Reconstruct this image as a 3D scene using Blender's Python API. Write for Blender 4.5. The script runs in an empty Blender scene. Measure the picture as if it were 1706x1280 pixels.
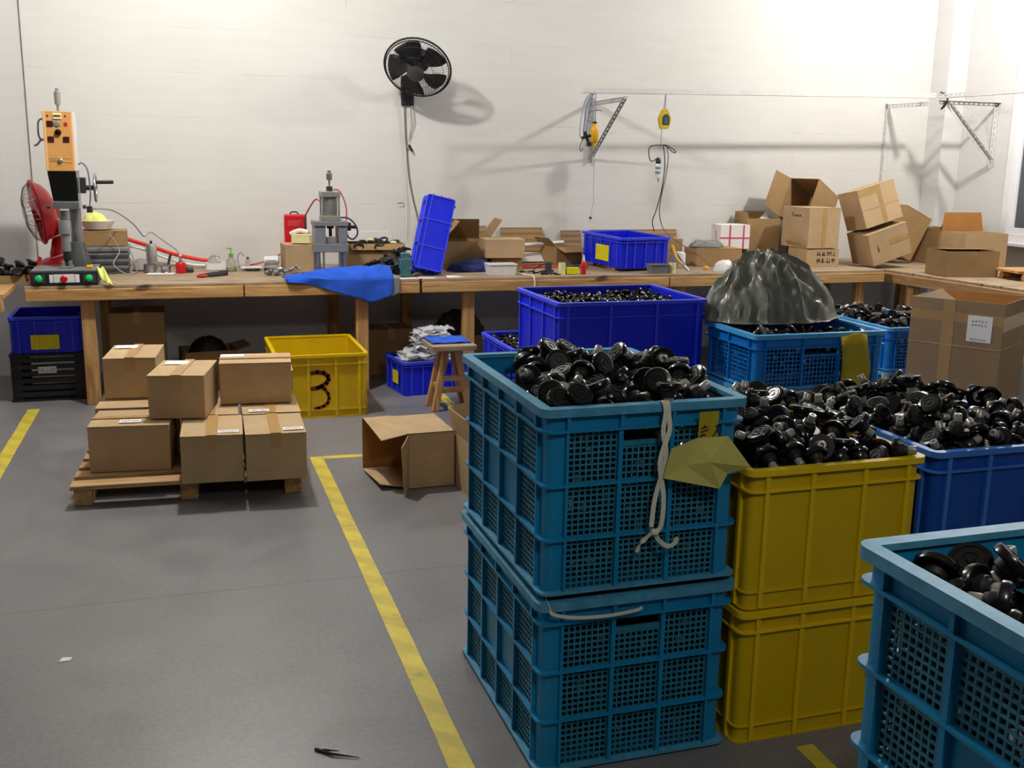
import bpy, math, random
from mathutils import Vector, Matrix, noise, Euler

# ------------------------------------------------------------------ camera, lights, exposure
scene = bpy.context.scene
COL = scene.collection
scene.view_settings.view_transform = 'Standard'
scene.view_settings.look = 'None'
scene.view_settings.gamma = 1.0
scene.view_settings.use_curve_mapping = False
scene.view_settings.exposure = 0.12

PITCH, YAW, ROLL = math.radians(12.2), math.radians(18.0), math.radians(0.958)
fwd = Vector((math.sin(YAW) * math.cos(PITCH), math.cos(YAW) * math.cos(PITCH), -math.sin(PITCH)))
rgt = Vector((math.cos(YAW), -math.sin(YAW), 0))
upv = rgt.cross(fwd)
r2 = rgt * math.cos(ROLL) + upv * math.sin(ROLL)
u2 = -rgt * math.sin(ROLL) + upv * math.cos(ROLL)
cd = bpy.data.cameras.new('camera')
cd.sensor_fit = 'HORIZONTAL'
cd.sensor_width = 36.0
cd.lens = 36.0 * 1734.0 / 1706.0
cd.clip_start = 0.05
cam = bpy.data.objects.new('camera', cd)
M3 = Matrix((r2, u2, -fwd)).transposed()
cam.matrix_world = Matrix.Translation((0, 0, 1.6)) @ M3.to_4x4()
COL.objects.link(cam)
scene.camera = cam

w = bpy.data.worlds.new('world')
w.use_nodes = True
w.node_tree.nodes['Background'].inputs[0].default_value = (0.02, 0.025, 0.035, 1)
w.node_tree.nodes['Background'].inputs[1].default_value = 1.0
scene.world = w


def lamp(name, loc, power, color, radius=0.07):
    l = bpy.data.lights.new(name, 'POINT')
    l.energy = power
    l.color = color
    l.shadow_soft_size = radius
    o = bpy.data.objects.new(name, l)
    o.location = loc
    COL.objects.link(o)
    return o


WHITE = (1.0, 0.965, 0.915)
lamp('bulb_or_fill_light', (0.25, 5.85, 3.36), 232, WHITE)
lamp('bulb_or_fill_light', (5.7, 6.05, 3.36), 195, WHITE)
lamp('bulb_or_fill_light', (-5.3, 5.9, 3.36), 80, WHITE)  # added lamp, unseen: continues the row leftwards to brighten the left floor
lamp('bulb_or_fill_light', (0.9, -0.3, 3.1), 70, WHITE, 0.15)  # added fill light by the camera, brightens near crate fronts and floor


# ------------------------------------------------------------------ helpers
class MB:
    """collects vertices and faces of one mesh"""
    def __init__(s):
        s.v = []
        s.f = []

    def add(s, vs, fs):
        n = len(s.v)
        s.v += [tuple(p) for p in vs]
        s.f += [tuple(i + n for i in f) for f in fs]
        return s

    def box(s, x0, x1, y0, y1, z0, z1):
        return s.add([(x0, y0, z0), (x1, y0, z0), (x1, y1, z0), (x0, y1, z0),
                      (x0, y0, z1), (x1, y0, z1), (x1, y1, z1), (x0, y1, z1)],
                     [(3, 2, 1, 0), (4, 5, 6, 7), (0, 1, 5, 4), (1, 2, 6, 5), (2, 3, 7, 6), (3, 0, 4, 7)])

    def hexa(s, bottom, top):
        """eight corners: four below, four above, both counter-clockwise from above"""
        return s.add(list(bottom) + list(top),
                     [(3, 2, 1, 0), (4, 5, 6, 7), (0, 1, 5, 4), (1, 2, 6, 5), (2, 3, 7, 6), (3, 0, 4, 7)])

    def beam(s, p0, p1, wd, ht, up=(0, 0, 1)):
        p0, p1, up = Vector(p0), Vector(p1), Vector(up)
        d = (p1 - p0).normalized()
        a = d.cross(up)
        if a.length < 1e-4:
            a = d.cross(Vector((1, 0, 0)))
        a.normalize()
        b = a.cross(d).normalized()
        a *= wd / 2
        b *= ht / 2
        return s.hexa([p0 - a - b, p0 + a - b, p1 + a - b, p1 - a - b], [p0 - a + b, p0 + a + b, p1 + a + b, p1 - a + b])

    def sheet(s, pts, t):
        """flat polygon with thickness t along its normal"""
        pts = [Vector(p) for p in pts]
        n = (pts[1] - pts[0]).cross(pts[2] - pts[0]).normalized() * t
        k = len(pts)
        vs = pts + [p + n for p in pts]
        fs = [tuple(range(k))[::-1], tuple(range(k, 2 * k))] + [(i, (i + 1) % k, (i + 1) % k + k, i + k) for i in range(k)]
        return s.add(vs, fs)

    def cyl(s, p0, p1, r, n=14, r2=None, cap=True):
        r2 = r if r2 is None else r2
        p0, p1 = Vector(p0), Vector(p1)
        d = (p1 - p0).normalized()
        a = d.orthogonal().normalized()
        b = d.cross(a)
        vs = []
        for p, rr in ((p0, r), (p1, r2)):
            vs += [p + (a * math.cos(2 * math.pi * i / n) + b * math.sin(2 * math.pi * i / n)) * rr for i in range(n)]
        fs = [(i, (i + 1) % n, (i + 1) % n + n, i + n) for i in range(n)]
        if cap:
            fs += [tuple(range(n))[::-1], tuple(range(n, 2 * n))]
        return s.add(vs, fs)

    def tube(s, pts, r, n=8, closed=False):
        pts = [Vector(p) for p in pts]
        k = len(pts)
        a = None
        vs = []
        for i, p in enumerate(pts):
            if closed:
                d = pts[(i + 1) % k] - pts[i - 1]
            else:
                d = pts[min(i + 1, k - 1)] - pts[max(i - 1, 0)]
            d.normalize()
            a = (d.orthogonal() if a is None else a - d * a.dot(d)).normalized()
            b = d.cross(a)
            rr = r[i] if isinstance(r, (list, tuple)) else r
            vs += [p + (a * math.cos(2 * math.pi * j / n) + b * math.sin(2 * math.pi * j / n)) * rr for j in range(n)]
        fs = []
        for i in range(k if closed else k - 1):
            i2 = (i + 1) % k
            fs += [(i * n + j, i * n + (j + 1) % n, i2 * n + (j + 1) % n, i2 * n + j) for j in range(n)]
        if not closed:
            fs += [tuple(range(n))[::-1], tuple(range((k - 1) * n, k * n))]
        return s.add(vs, fs)

    def lathe(s, prof, n=20, o=(0, 0, 0), mat=None):
        """profile of (radius, height) turned about z"""
        o = Vector(o)
        vs = []
        for r, z in prof:
            vs += [Vector((r * math.cos(2 * math.pi * i / n), r * math.sin(2 * math.pi * i / n), z)) for i in range(n)]
        if mat is not None:
            vs = [mat @ p for p in vs]
        vs = [p + o for p in vs]
        k = len(prof)
        fs = []
        for j in range(k - 1):
            fs += [(j * n + i, j * n + (i + 1) % n, (j + 1) * n + (i + 1) % n, (j + 1) * n + i) for i in range(n)]
        fs += [tuple(range(n))[::-1], tuple(range((k - 1) * n, k * n))]
        return s.add(vs, fs)

    def ring(s, W, D, rad, ins, z0, z1, seg=4, x=0, y=0):
        """rounded-rectangle wall of thickness ins, outer size W x D"""
        def rr(w_, d_, r_):
            o = []
            for cx, cy, a0 in ((w_ / 2 - r_, d_ / 2 - r_, 0), (-w_ / 2 + r_, d_ / 2 - r_, 90),
                               (-w_ / 2 + r_, -d_ / 2 + r_, 180), (w_ / 2 - r_, -d_ / 2 + r_, 270)):
                for i in range(seg + 1):
                    a = math.radians(a0 + 90 * i / seg)
                    o.append((x + cx + r_ * math.cos(a), y + cy + r_ * math.sin(a)))
            return o
        A = rr(W, D, rad)
        B = rr(W - 2 * ins, D - 2 * ins, max(rad - ins, 0.002))
        k = len(A)
        vs = [(p[0], p[1], z0) for p in A] + [(p[0], p[1], z1) for p in A] + [(p[0], p[1], z0) for p in B] + [(p[0], p[1], z1) for p in B]
        fs = []
        for i in range(k):
            j = (i + 1) % k
            fs += [(i, j, j + k, i + k), (2 * k + j, 2 * k + i, 3 * k + i, 3 * k + j),
                   (i + k, j + k, j + 3 * k, i + 3 * k), (j, i, i + 2 * k, j + 2 * k)]
        return s.add(vs, fs)

    def mesh(s, name, smooth=0):
        m = bpy.data.meshes.new(name)
        m.from_pydata(s.v, [], s.f)
        m.validate()
        m.update()
        if smooth:
            m.polygons.foreach_set('use_smooth', [True] * len(m.polygons))
            try:
                m.set_sharp_from_angle(angle=math.radians(smooth))
            except Exception:
                pass
        return m

    def build(s, name, mat, parent=None, smooth=0, bevel=0.0):
        return link(name, s.mesh(name, smooth), mat, parent, bevel)


def link(name, me, mat, parent=None, bevel=0.0, loc=None, rot=None):
    o = bpy.data.objects.new(name, me)
    COL.objects.link(o)
    if mat is not None and not me.materials:
        me.materials.append(mat)
    if parent is not None:
        o.parent = parent
    if loc is not None:
        o.location = loc
    if rot is not None:
        o.rotation_euler = rot
    if bevel:
        b = o.modifiers.new('bevel', 'BEVEL')
        b.width = bevel
        b.segments = 2
        b.limit_method = 'ANGLE'
        b.angle_limit = math.radians(40)
    return o


def tag(o, label, cat, group=None):
    o['label'] = label
    o['category'] = cat
    if group:
        o['group'] = group
    return o


def thing(name, label, cat, loc=(0, 0, 0), rotz=0.0, group=None, rot=None):
    o = bpy.data.objects.new(name, None)
    o.empty_display_size = 0.05
    COL.objects.link(o)
    o.location = loc
    o.rotation_euler = rot if rot is not None else (0, 0, rotz)
    return tag(o, label, cat, group)


def struct(o):
    o['kind'] = 'structure'
    return o


def dup(root, loc, rot=(0, 0, 0), label=None, group=None):
    r = root.copy()
    COL.objects.link(r)
    r.location = loc
    r.rotation_euler = rot
    if label:
        r['label'] = label
    if group:
        r['group'] = group
    for ch in list(root.children):
        c = ch.copy()
        COL.objects.link(c)
        c.parent = r
        for g in list(ch.children):
            d = g.copy()
            COL.objects.link(d)
            d.parent = c
    return r


def spline(pts, k=8):
    """Catmull-Rom through the points"""
    P = [Vector(p) for p in pts]
    P = [P[0] * 2 - P[1]] + P + [P[-1] * 2 - P[-2]]
    out = []
    for i in range(1, len(P) - 2):
        a, b, c, d = P[i - 1:i + 3]
        for j in range(k):
            t = j / k
            out.append(0.5 * ((2 * b) + (c - a) * t + (2 * a - 5 * b + 4 * c - d) * t * t + (3 * b - a - 3 * c + d) * t ** 3))
    out.append(P[-2])
    return out


# ------------------------------------------------------------------ materials
def nodes(name):
    m = bpy.data.materials.new(name)
    m.use_nodes = True
    nt = m.node_tree
    return m, nt, nt.nodes['Principled BSDF']


def srgb(r, g, b):
    f = lambda c: (c / 255 / 12.92) if c <= 10 else ((c / 255 + 0.055) / 1.055) ** 2.4
    return (f(r), f(g), f(b), 1)


def mixc(nt, fac, a, b):
    n = nt.nodes.new('ShaderNodeMix')
    n.data_type = 'RGBA'
    if hasattr(fac, 'links'):
        nt.links.new(fac, n.inputs[0])
    else:
        n.inputs[0].default_value = fac
    for sock, c in ((n.inputs[6], a), (n.inputs[7], b)):
        if hasattr(c, 'links'):
            nt.links.new(c, sock)
        else:
            sock.default_value = c
    return n.outputs[2]


def texco(nt, scale=(1, 1, 1), kind='Object', loc=(0, 0, 0)):
    t = nt.nodes.new('ShaderNodeTexCoord')
    mp = nt.nodes.new('ShaderNodeMapping')
    mp.inputs['Scale'].default_value = scale
    mp.inputs['Location'].default_value = loc
    nt.links.new(t.outputs[kind], mp.inputs[0])
    return mp.outputs[0]


def noisetex(nt, co, scale, detail=4, rough=0.55, dist=0.0):
    n = nt.nodes.new('ShaderNodeTexNoise')
    n.inputs['Scale'].default_value = scale
    n.inputs['Detail'].default_value = detail
    n.inputs['Roughness'].default_value = rough
    n.inputs['Distortion'].default_value = dist
    nt.links.new(co, n.inputs['Vector'])
    return n.outputs[0]


def ramp(nt, fac, stops):
    r = nt.nodes.new('ShaderNodeValToRGB')
    e = r.color_ramp.elements
    while len(e) > 1:
        e.remove(e[-1])
    e[0].position, e[0].color = stops[0]
    for p, c in stops[1:]:
        x = e.new(p)
        x.color = c
    nt.links.new(fac, r.inputs[0])
    return r.outputs[0]


def bump(nt, bs, h, strength, dist=0.01):
    b = nt.nodes.new('ShaderNodeBump')
    b.inputs['Strength'].default_value = strength
    b.inputs['Distance'].default_value = dist
    nt.links.new(h, b.inputs['Height'])
    nt.links.new(b.outputs[0], bs.inputs['Normal'])


def plain(name, col, rough=0.5, metal=0.0, var=0.12, scale=12.0, trans=0.0, alpha=1.0, spec=0.5, bmp=0.0, sss=0.0):
    m, nt, bs = nodes(name)
    co = texco(nt)
    n = noisetex(nt, co, scale, 5)
    dark = tuple(c * (1 - var) for c in col[:3]) + (1,)
    lite = tuple(min(1, c * (1 + var * 0.7) + 0.01 * var) for c in col[:3]) + (1,)
    c = ramp(nt, n, [(0.3, dark), (0.7, lite)])
    nt.links.new(c, bs.inputs['Base Color'])
    bs.inputs['Roughness'].default_value = rough
    bs.inputs['Metallic'].default_value = metal
    bs.inputs['Specular IOR Level'].default_value = spec
    if trans:
        bs.inputs['Transmission Weight'].default_value = trans
        bs.inputs['IOR'].default_value = 1.3
    if alpha < 1:
        bs.inputs['Alpha'].default_value = alpha
    if bmp:
        bump(nt, bs, noisetex(nt, co, scale * 4, 3), bmp, 0.003)
    if sss:
        tr = nt.nodes.new('ShaderNodeBsdfTranslucent')
        nt.links.new(c, tr.inputs[0])
        mx = nt.nodes.new('ShaderNodeMixShader')
        mx.inputs[0].default_value = sss
        nt.links.new(bs.outputs[0], mx.inputs[1])
        nt.links.new(tr.outputs[0], mx.inputs[2])
        nt.links.new(mx.outputs[0], nt.nodes['Material Output'].inputs[0])
    return m


def make_cardboard(name, col, seed=0.0):
    m, nt, bs = nodes(name)
    info = nt.nodes.new('ShaderNodeObjectInfo')
    co = texco(nt, loc=(seed, seed * 1.7, 0))
    n1 = noisetex(nt, co, 5, 6, 0.6)
    n2 = noisetex(nt, texco(nt, (2, 2, 90)), 3, 2)
    c1 = ramp(nt, n1, [(0.3, tuple(x * 0.86 for x in col[:3]) + (1,)), (0.7, tuple(min(1, x * 1.08) for x in col[:3]) + (1,))])
    c2 = mixc(nt, 0.12, c1, ramp(nt, n2, [(0.35, tuple(x * 0.6 for x in col[:3]) + (1,)), (0.65, tuple(min(1, x * 1.2) for x in col[:3]) + (1,))]))
    hs = nt.nodes.new('ShaderNodeHueSaturation')
    mr = nt.nodes.new('ShaderNodeMapRange')
    nt.links.new(info.outputs['Random'], mr.inputs[0])
    mr.inputs[3].default_value = 0.9
    mr.inputs[4].default_value = 1.08
    nt.links.new(mr.outputs[0], hs.inputs['Value'])
    nt.links.new(c2, hs.inputs['Color'])
    nt.links.new(hs.outputs[0], bs.inputs['Base Color'])
    bs.inputs['Roughness'].default_value = 0.8
    bs.inputs['Specular IOR Level'].default_value = 0.25
    bump(nt, bs, n2, 0.06, 0.002)
    return m


def make_wood(name, a, b, axis='X', rough=0.65, knots=True):
    m, nt, bs = nodes(name)
    sc = {'X': (0.7, 9, 9), 'Y': (9, 0.7, 9), 'Z': (9, 9, 0.7)}[axis]
    co = texco(nt, sc)
    g = noisetex(nt, co, 2.6, 7, 0.62, 1.2)
    c = ramp(nt, g, [(0.28, a), (0.5, tuple((x + y) / 2 for x, y in zip(a, b))), (0.68, b)])
    if knots:
        k = noisetex(nt, texco(nt, {'X': (1.6, 6, 6), 'Y': (6, 1.6, 6), 'Z': (6, 6, 1.6)}[axis]), 1.6, 2)
        kf = ramp(nt, k, [(0.27, (1, 1, 1, 1)), (0.32, (0, 0, 0, 1))])
        c = mixc(nt, kf, c, tuple(x * 0.35 for x in a[:3]) + (1,))
    nt.links.new(c, bs.inputs['Base Color'])
    bs.inputs['Roughness'].default_value = rough
    bump(nt, bs, g, 0.25, 0.004)
    return m


MAT = {}
CARD = srgb(188, 160, 122)
MAT['card'] = make_cardboard('cardboard', CARD)
MAT['card_old'] = make_cardboard('worn_cardboard', srgb(160, 130, 90), 3.0)
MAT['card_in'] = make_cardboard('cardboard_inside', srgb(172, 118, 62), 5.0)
MAT['card_gray'] = make_cardboard('greyish_cardboard', srgb(150, 125, 95), 8.0)
MAT['pack_tape'] = plain('packing_tape', srgb(182, 144, 92), 0.3, var=0.08)
MAT['pack_tape_clear'] = plain('glossy_packing_tape', srgb(172, 140, 92), 0.16, var=0.1)
MAT['paper'] = plain('white_paper', srgb(236, 234, 234), 0.7, var=0.03)
MAT['ink'] = plain('ink', srgb(40, 36, 40), 0.7)
MAT['ink_grey'] = plain('faded_ink', srgb(120, 118, 122), 0.7)
MAT['pine'] = make_wood('pine_timber', srgb(150, 104, 52), srgb(214, 172, 112), 'X')
MAT['pine_v'] = make_wood('pine_leg_timber', srgb(146, 100, 52), srgb(208, 166, 108), 'Z')
MAT['pine_y'] = make_wood('pine_cross_timber', srgb(150, 108, 62), srgb(206, 168, 116), 'Y')
MAT['top_wood'] = make_wood('worn_bench_top', srgb(120, 98, 74), srgb(188, 166, 138), 'X', 0.6)
MAT['pallet_wood'] = make_wood('pallet_timber', srgb(140, 104, 62), srgb(205, 168, 118), 'X', 0.7)
MAT['turq'] = plain('turquoise_plastic', srgb(16, 138, 190), 0.42, var=0.13, scale=5, bmp=0.03, sss=0.12)
MAT['turq_rim'] = plain('scuffed_turquoise_plastic', srgb(72, 148, 184), 0.5, var=0.22, scale=30, bmp=0.1)
MAT['turq_net'] = plain('dusty_turquoise_plastic', srgb(40, 122, 150), 0.5, var=0.2, scale=14)
MAT['sky'] = plain('bright_blue_plastic', srgb(8, 118, 205), 0.4, var=0.1, scale=5, sss=0.12)
MAT['sky_rim'] = plain('bright_blue_rim_plastic', srgb(70, 160, 222), 0.4, var=0.1, scale=20)
MAT['cobalt'] = plain('cobalt_plastic', srgb(14, 34, 222), 0.38, var=0.08, scale=5, sss=0.1)
MAT['cobalt_rim'] = plain('cobalt_rim_plastic', srgb(52, 70, 236), 0.38, var=0.08, scale=20)
MAT['royal'] = plain('royal_blue_plastic', srgb(8, 76, 170), 0.4, var=0.1, scale=5, sss=0.1)
MAT['royal_rim'] = plain('royal_blue_rim_plastic', srgb(56, 122, 210), 0.4, var=0.12, scale=20)
MAT['yellow'] = plain('yellow_plastic', srgb(228, 194, 8), 0.38, var=0.06, scale=4, sss=0.22)
MAT['yellow_rim'] = plain('yellow_rim_plastic', srgb(240, 206, 14), 0.38, var=0.06, scale=20, sss=0.15)
MAT['black'] = plain('glossy_black_plastic', srgb(10, 10, 11), 0.2, var=0.2, scale=30)
MAT['black_matt'] = plain('matt_black_plastic', srgb(20, 20, 21), 0.55, var=0.25, scale=30)
MAT['stub'] = plain('pale_zinc', srgb(172, 170, 160), 0.34, 0.4, var=0.18, scale=60)
MAT['steel'] = plain('steel', srgb(170, 172, 174), 0.3, 0.85, var=0.12, scale=20)
MAT['alu'] = plain('dull_aluminium', srgb(158, 156, 148), 0.42, 0.6, var=0.12, scale=20)
MAT['grey_paint'] = plain('grey_machine_paint', srgb(128, 130, 134), 0.42, 0.2, var=0.1)
MAT['dark_steel'] = plain('dark_steel', srgb(70, 68, 66), 0.42, 0.6, var=0.2)
MAT['white_bar'] = plain('white_painted_steel', srgb(214, 212, 212), 0.45, 0.1, var=0.08)
MAT['galv'] = plain('grey_painted_steel', srgb(168, 166, 164), 0.45, 0.3, var=0.12)
MAT['red'] = plain('red_plastic', srgb(196, 14, 32), 0.3, var=0.1)
MAT['red_hose'] = plain('red_hose_rubber', srgb(226, 48, 30), 0.4, var=0.08)
MAT['white_plastic'] = plain('white_plastic', srgb(226, 226, 224), 0.4, var=0.05)
MAT['grey_plastic'] = plain('grey_plastic', srgb(118, 120, 122), 0.45, var=0.12)
MAT['dark_grey'] = plain('dark_grey_plastic', srgb(62, 64, 66), 0.45, var=0.15)
MAT['clear'] = plain('clear_plastic', srgb(236, 240, 240), 0.12, trans=0.85, var=0.02)
MAT['teal_clear'] = plain('teal_acrylic', srgb(140, 206, 206), 0.1, trans=0.8, var=0.1)
MAT['orange'] = plain('amber_panel', srgb(206, 152, 86), 0.34, var=0.06, scale=8)
MAT['orange_l'] = plain('light_amber_panel', srgb(226, 176, 120), 0.34, var=0.05)
MAT['yellow_paper'] = plain('yellow_paper', srgb(214, 204, 112), 0.7, var=0.08, sss=0.2)
MAT['yellow_label'] = plain('yellow_label', srgb(222, 212, 18), 0.5, var=0.07, scale=30)
MAT['yellow_film'] = plain('yellow_film', srgb(206, 190, 48), 0.3, var=0.12, sss=0.4)
MAT['cream'] = plain('cream_tape', srgb(222, 216, 160), 0.6, var=0.06)
MAT['green'] = plain('green_button', srgb(30, 205, 110), 0.3, var=0.05)
MAT['lime'] = plain('lime_plastic', srgb(110, 170, 40), 0.35, var=0.08)
MAT['soap'] = plain('soap_water', srgb(196, 214, 150), 0.15, trans=0.4, var=0.05)
MAT['towel'] = plain('blue_cloth', srgb(28, 84, 200), 0.95, var=0.22, scale=16, bmp=0.5)
MAT['navy'] = plain('navy_cloth', srgb(24, 40, 92), 0.9, var=0.2, scale=20, bmp=0.4)
MAT['grey_cloth'] = plain('grey_cloth', srgb(128, 130, 126), 0.95, var=0.12, scale=30)
MAT['strap'] = plain('woven_white_strap', srgb(214, 210, 190), 0.8, var=0.08, scale=60)
MAT['cable'] = plain('black_cable', srgb(30, 29, 30), 0.5)
MAT['cable_grey'] = plain('grey_cable', srgb(150, 150, 148), 0.5)
MAT['cable_brown'] = plain('brown_grey_cord', srgb(110, 100, 90), 0.6)
MAT['cable_blue'] = plain('blue_grey_cord', srgb(110, 118, 150), 0.6)
MAT['pipe_red'] = plain('dark_red_tube', srgb(186, 52, 58), 0.4)
MAT['spray'] = plain('dark_red_spray_paint', srgb(112, 22, 10), 0.6, var=0.25, scale=40)
MAT['neon'] = plain('pale_lime_cloth', srgb(226, 232, 130), 0.85, var=0.1, scale=40)
MAT['foil'] = plain('crumpled_clear_bag', srgb(238, 240, 246), 0.12, var=0.06, scale=40, alpha=0.55, spec=0.8)
MAT['blue_tool'] = plain('blue_tool_plastic', srgb(38, 66, 140), 0.4)
MAT['amber'] = plain('yellow_orange_plastic', srgb(226, 166, 20), 0.35)
MAT['balancer'] = plain('balancer_yellow', srgb(206, 176, 34), 0.38)
MAT['balancer_face'] = plain('balancer_dark_teal', srgb(30, 66, 72), 0.4)
MAT['maroon'] = plain('dark_maroon_plastic', srgb(58, 16, 22), 0.35)
MAT['red_tape'] = plain('pink_red_tape', srgb(214, 62, 96), 0.5)
MAT['glass'] = plain('window_glass', srgb(120, 128, 136), 0.06, var=0.03, trans=0.5, spec=0.6)
MAT['pvc'] = plain('white_window_frame', srgb(234, 234, 238), 0.35, var=0.03)
MAT['dark_under'] = plain('brown_cloth', srgb(70, 66, 52), 0.9)


JOINT_Y = 3.825


def make_floor():
    m, nt, bs = nodes('polished_concrete')
    co = texco(nt)
    a = noisetex(nt, co, 0.55, 6, 0.6)
    b = noisetex(nt, co, 60, 3, 0.6)
    d = noisetex(nt, co, 4, 5, 0.65)
    c = ramp(nt, a, [(0.3, srgb(110, 109, 112)), (0.7, srgb(130, 128, 128))])
    c = mixc(nt, 0.2, c, ramp(nt, b, [(0.35, srgb(88, 86, 88)), (0.65, srgb(146, 144, 144))]))
    c = mixc(nt, 0.15, c, ramp(nt, d, [(0.4, srgb(94, 93, 95)), (0.62, srgb(136, 134, 132))]))
    # a worn saw cut across the slab
    sep = nt.nodes.new('ShaderNodeSeparateXYZ')
    nt.links.new(co, sep.inputs[0])
    ad = nt.nodes.new('ShaderNodeMath')
    ad.operation = 'MULTIPLY_ADD'
    nt.links.new(d, ad.inputs[0])
    ad.inputs[1].default_value = 0.05
    nt.links.new(sep.outputs[1], ad.inputs[2])
    cmp_ = nt.nodes.new('ShaderNodeMath')
    cmp_.operation = 'COMPARE'
    nt.links.new(ad.outputs[0], cmp_.inputs[0])
    cmp_.inputs[1].default_value = JOINT_Y
    cmp_.inputs[2].default_value = 0.0035
    jf = nt.nodes.new('ShaderNodeMath')
    jf.operation = 'MULTIPLY'
    nt.links.new(cmp_.outputs[0], jf.inputs[0])
    jf.inputs[1].default_value = 0.45
    c = mixc(nt, jf.outputs[0], c, srgb(70, 68, 68))
    nt.links.new(c, bs.inputs['Base Color'])
    r = ramp(nt, d, [(0.3, (0.3, 0.3, 0.3, 1)), (0.7, (0.44, 0.44, 0.44, 1))])
    nt.links.new(r, bs.inputs['Roughness'])
    bump(nt, bs, b, 0.03, 0.002)
    return m


def make_wall(name, a, b, joints=True):
    m, nt, bs = nodes(name)
    co = texco(nt)
    n = noisetex(nt, co, 0.7, 5, 0.6)
    c = ramp(nt, n, [(0.3, a), (0.7, b)])
    n3 = noisetex(nt, texco(nt, (1, 1, 9)), 2.2, 5, 0.6)
    c = mixc(nt, 0.12, c, ramp(nt, n3, [(0.35, tuple(x * 0.8 for x in a[:3]) + (1,)), (0.6, b)]))
    if joints:
        sep = nt.nodes.new('ShaderNodeSeparateXYZ')
        cmb = nt.nodes.new('ShaderNodeCombineXYZ')
        t = nt.nodes.new('ShaderNodeTexCoord')
        nt.links.new(t.outputs['Object'], sep.inputs[0])
        nt.links.new(sep.outputs[0], cmb.inputs[0])
        nt.links.new(sep.outputs[2], cmb.inputs[1])
        br = nt.nodes.new('ShaderNodeTexBrick')
        br.inputs['Scale'].default_value = 1.0
        br.inputs['Brick Width'].default_value = 2.6
        br.inputs['Row Height'].default_value = 0.31
        br.inputs['Mortar Size'].default_value = 0.0035
        br.inputs['Mortar Smooth'].default_value = 0.3
        nt.links.new(cmb.outputs[0], br.inputs['Vector'])
        msk = noisetex(nt, texco(nt, (0.9, 0.9, 3)), 1.6, 5, 0.7)
        mk = ramp(nt, msk, [(0.5, (0, 0, 0, 1)), (0.7, (0.5, 0.5, 0.5, 1))])
        mu = nt.nodes.new('ShaderNodeMath')
        mu.operation = 'MULTIPLY'
        nt.links.new(br.outputs['Fac'], mu.inputs[0])
        nt.links.new(mk, mu.inputs[1])
        c = mixc(nt, mu.outputs[0], c, srgb(168, 163, 154))
    nt.links.new(c, bs.inputs['Base Color'])
    bs.inputs['Roughness'].default_value = 0.72
    bs.inputs['Specular IOR Level'].default_value = 0.3
    bump(nt, bs, n3, 0.12, 0.01)
    return m


MAT['floor'] = make_floor()
MAT['wall'] = make_wall('white_painted_wall', srgb(210, 209, 204), srgb(220, 219, 215))
MAT['wall2'] = make_wall('white_painted_pillar', srgb(210, 209, 207), srgb(220, 219, 218), False)
MAT['wall3'] = plain('grey_hall_paint', srgb(92, 91, 88), 0.8, var=0.06, scale=1)
MAT['ceil'] = plain('ceiling_paint', srgb(176, 175, 171), 0.85, var=0.04, scale=1)


def make_tape():
    m, nt, bs = nodes('worn_yellow_floor_tape')
    co = texco(nt)
    n = noisetex(nt, co, 9, 6, 0.7)
    wv = nt.nodes.new('ShaderNodeTexWave')
    wv.bands_direction = 'DIAGONAL'
    wv.inputs['Scale'].default_value = 3.2
    wv.inputs['Distortion'].default_value = 1.5
    nt.links.new(co, wv.inputs['Vector'])
    y = ramp(nt, n, [(0.3, srgb(196, 176, 60)), (0.7, srgb(226, 206, 72))])
    f = ramp(nt, wv.outputs[0], [(0.5, (0, 0, 0, 1)), (0.8, (0.28, 0.28, 0.28, 1))])
    c = mixc(nt, f, y, srgb(150, 136, 70))
    f2 = ramp(nt, n, [(0.3, (0.6, 0.6, 0.6, 1)), (0.4, (0, 0, 0, 1))])
    c = mixc(nt, f2, c, srgb(120, 114, 96))
    nt.links.new(c, bs.inputs['Base Color'])
    bs.inputs['Roughness'].default_value = 0.45
    return m


MAT['floor_tape'] = make_tape()

# ------------------------------------------------------------------ room
YW = 8.15
struct(MB().box(-6.5, 7.0, -5.2, 8.6, -0.2, 0.0).build('floor', MAT['floor']))
struct(MB().box(-6.5, 7.0, -5.2, 8.6, 3.75, 3.9).build('ceiling', MAT['ceil']))
wb = MB().box(-0.93, 7.0, YW, 8.6, 0, 3.75)
wb = struct(wb.build('wall_back', MAT['wall']))
o = MB().box(-6.5, -0.93, YW + 0.025, 8.6, 0, 3.75).build('wall_recess', MAT['wall2'])
struct(o)
struct(MB().box(-6.7, -6.5, -5.2, 8.6, 0, 3.75).build('wall_left', MAT['wall3']))
struct(MB().box(-6.5, 7.0, -5.4, -5.2, 0, 3.75).build('wall_front', MAT['wall3']))
XR = 6.79
# right wall with a window opening between y 5.6 and 7.3
wr = MB()
wr.box(XR, 7.0, 7.32, 8.6, 0, 3.75)
wr.box(XR, 7.0, -5.2, 5.5, 0, 3.75)
wr.box(XR, 7.0, 5.5, 7.32, 0, 0.98)
wr.box(XR, 7.0, 5.5, 7.32, 2.9, 3.75)
struct(wr.build('wall_right', MAT['wall2']))
struct(MB().box(6.585, XR, 7.93, YW, 0, 3.75).build('trim_pillar', MAT['wall2'], bevel=0.006))
win = bpy.data.objects.new('window_1', None)
COL.objects.link(win)
win.location = (XR, 6.41, 0.98)
struct(win)
f = MB()
f.box(-0.03, 0.12, -0.91, 0.91, 0.0, 0.07).box(-0.03, 0.12, -0.91, 0.91, 1.85, 1.92)
f.box(-0.03, 0.12, 0.83, 0.91, 0.07, 1.85).box(-0.03, 0.12, -0.91, -0.83, 0.07, 1.85)
f.build('window_frame', MAT['pvc'], win, bevel=0.005)
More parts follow.
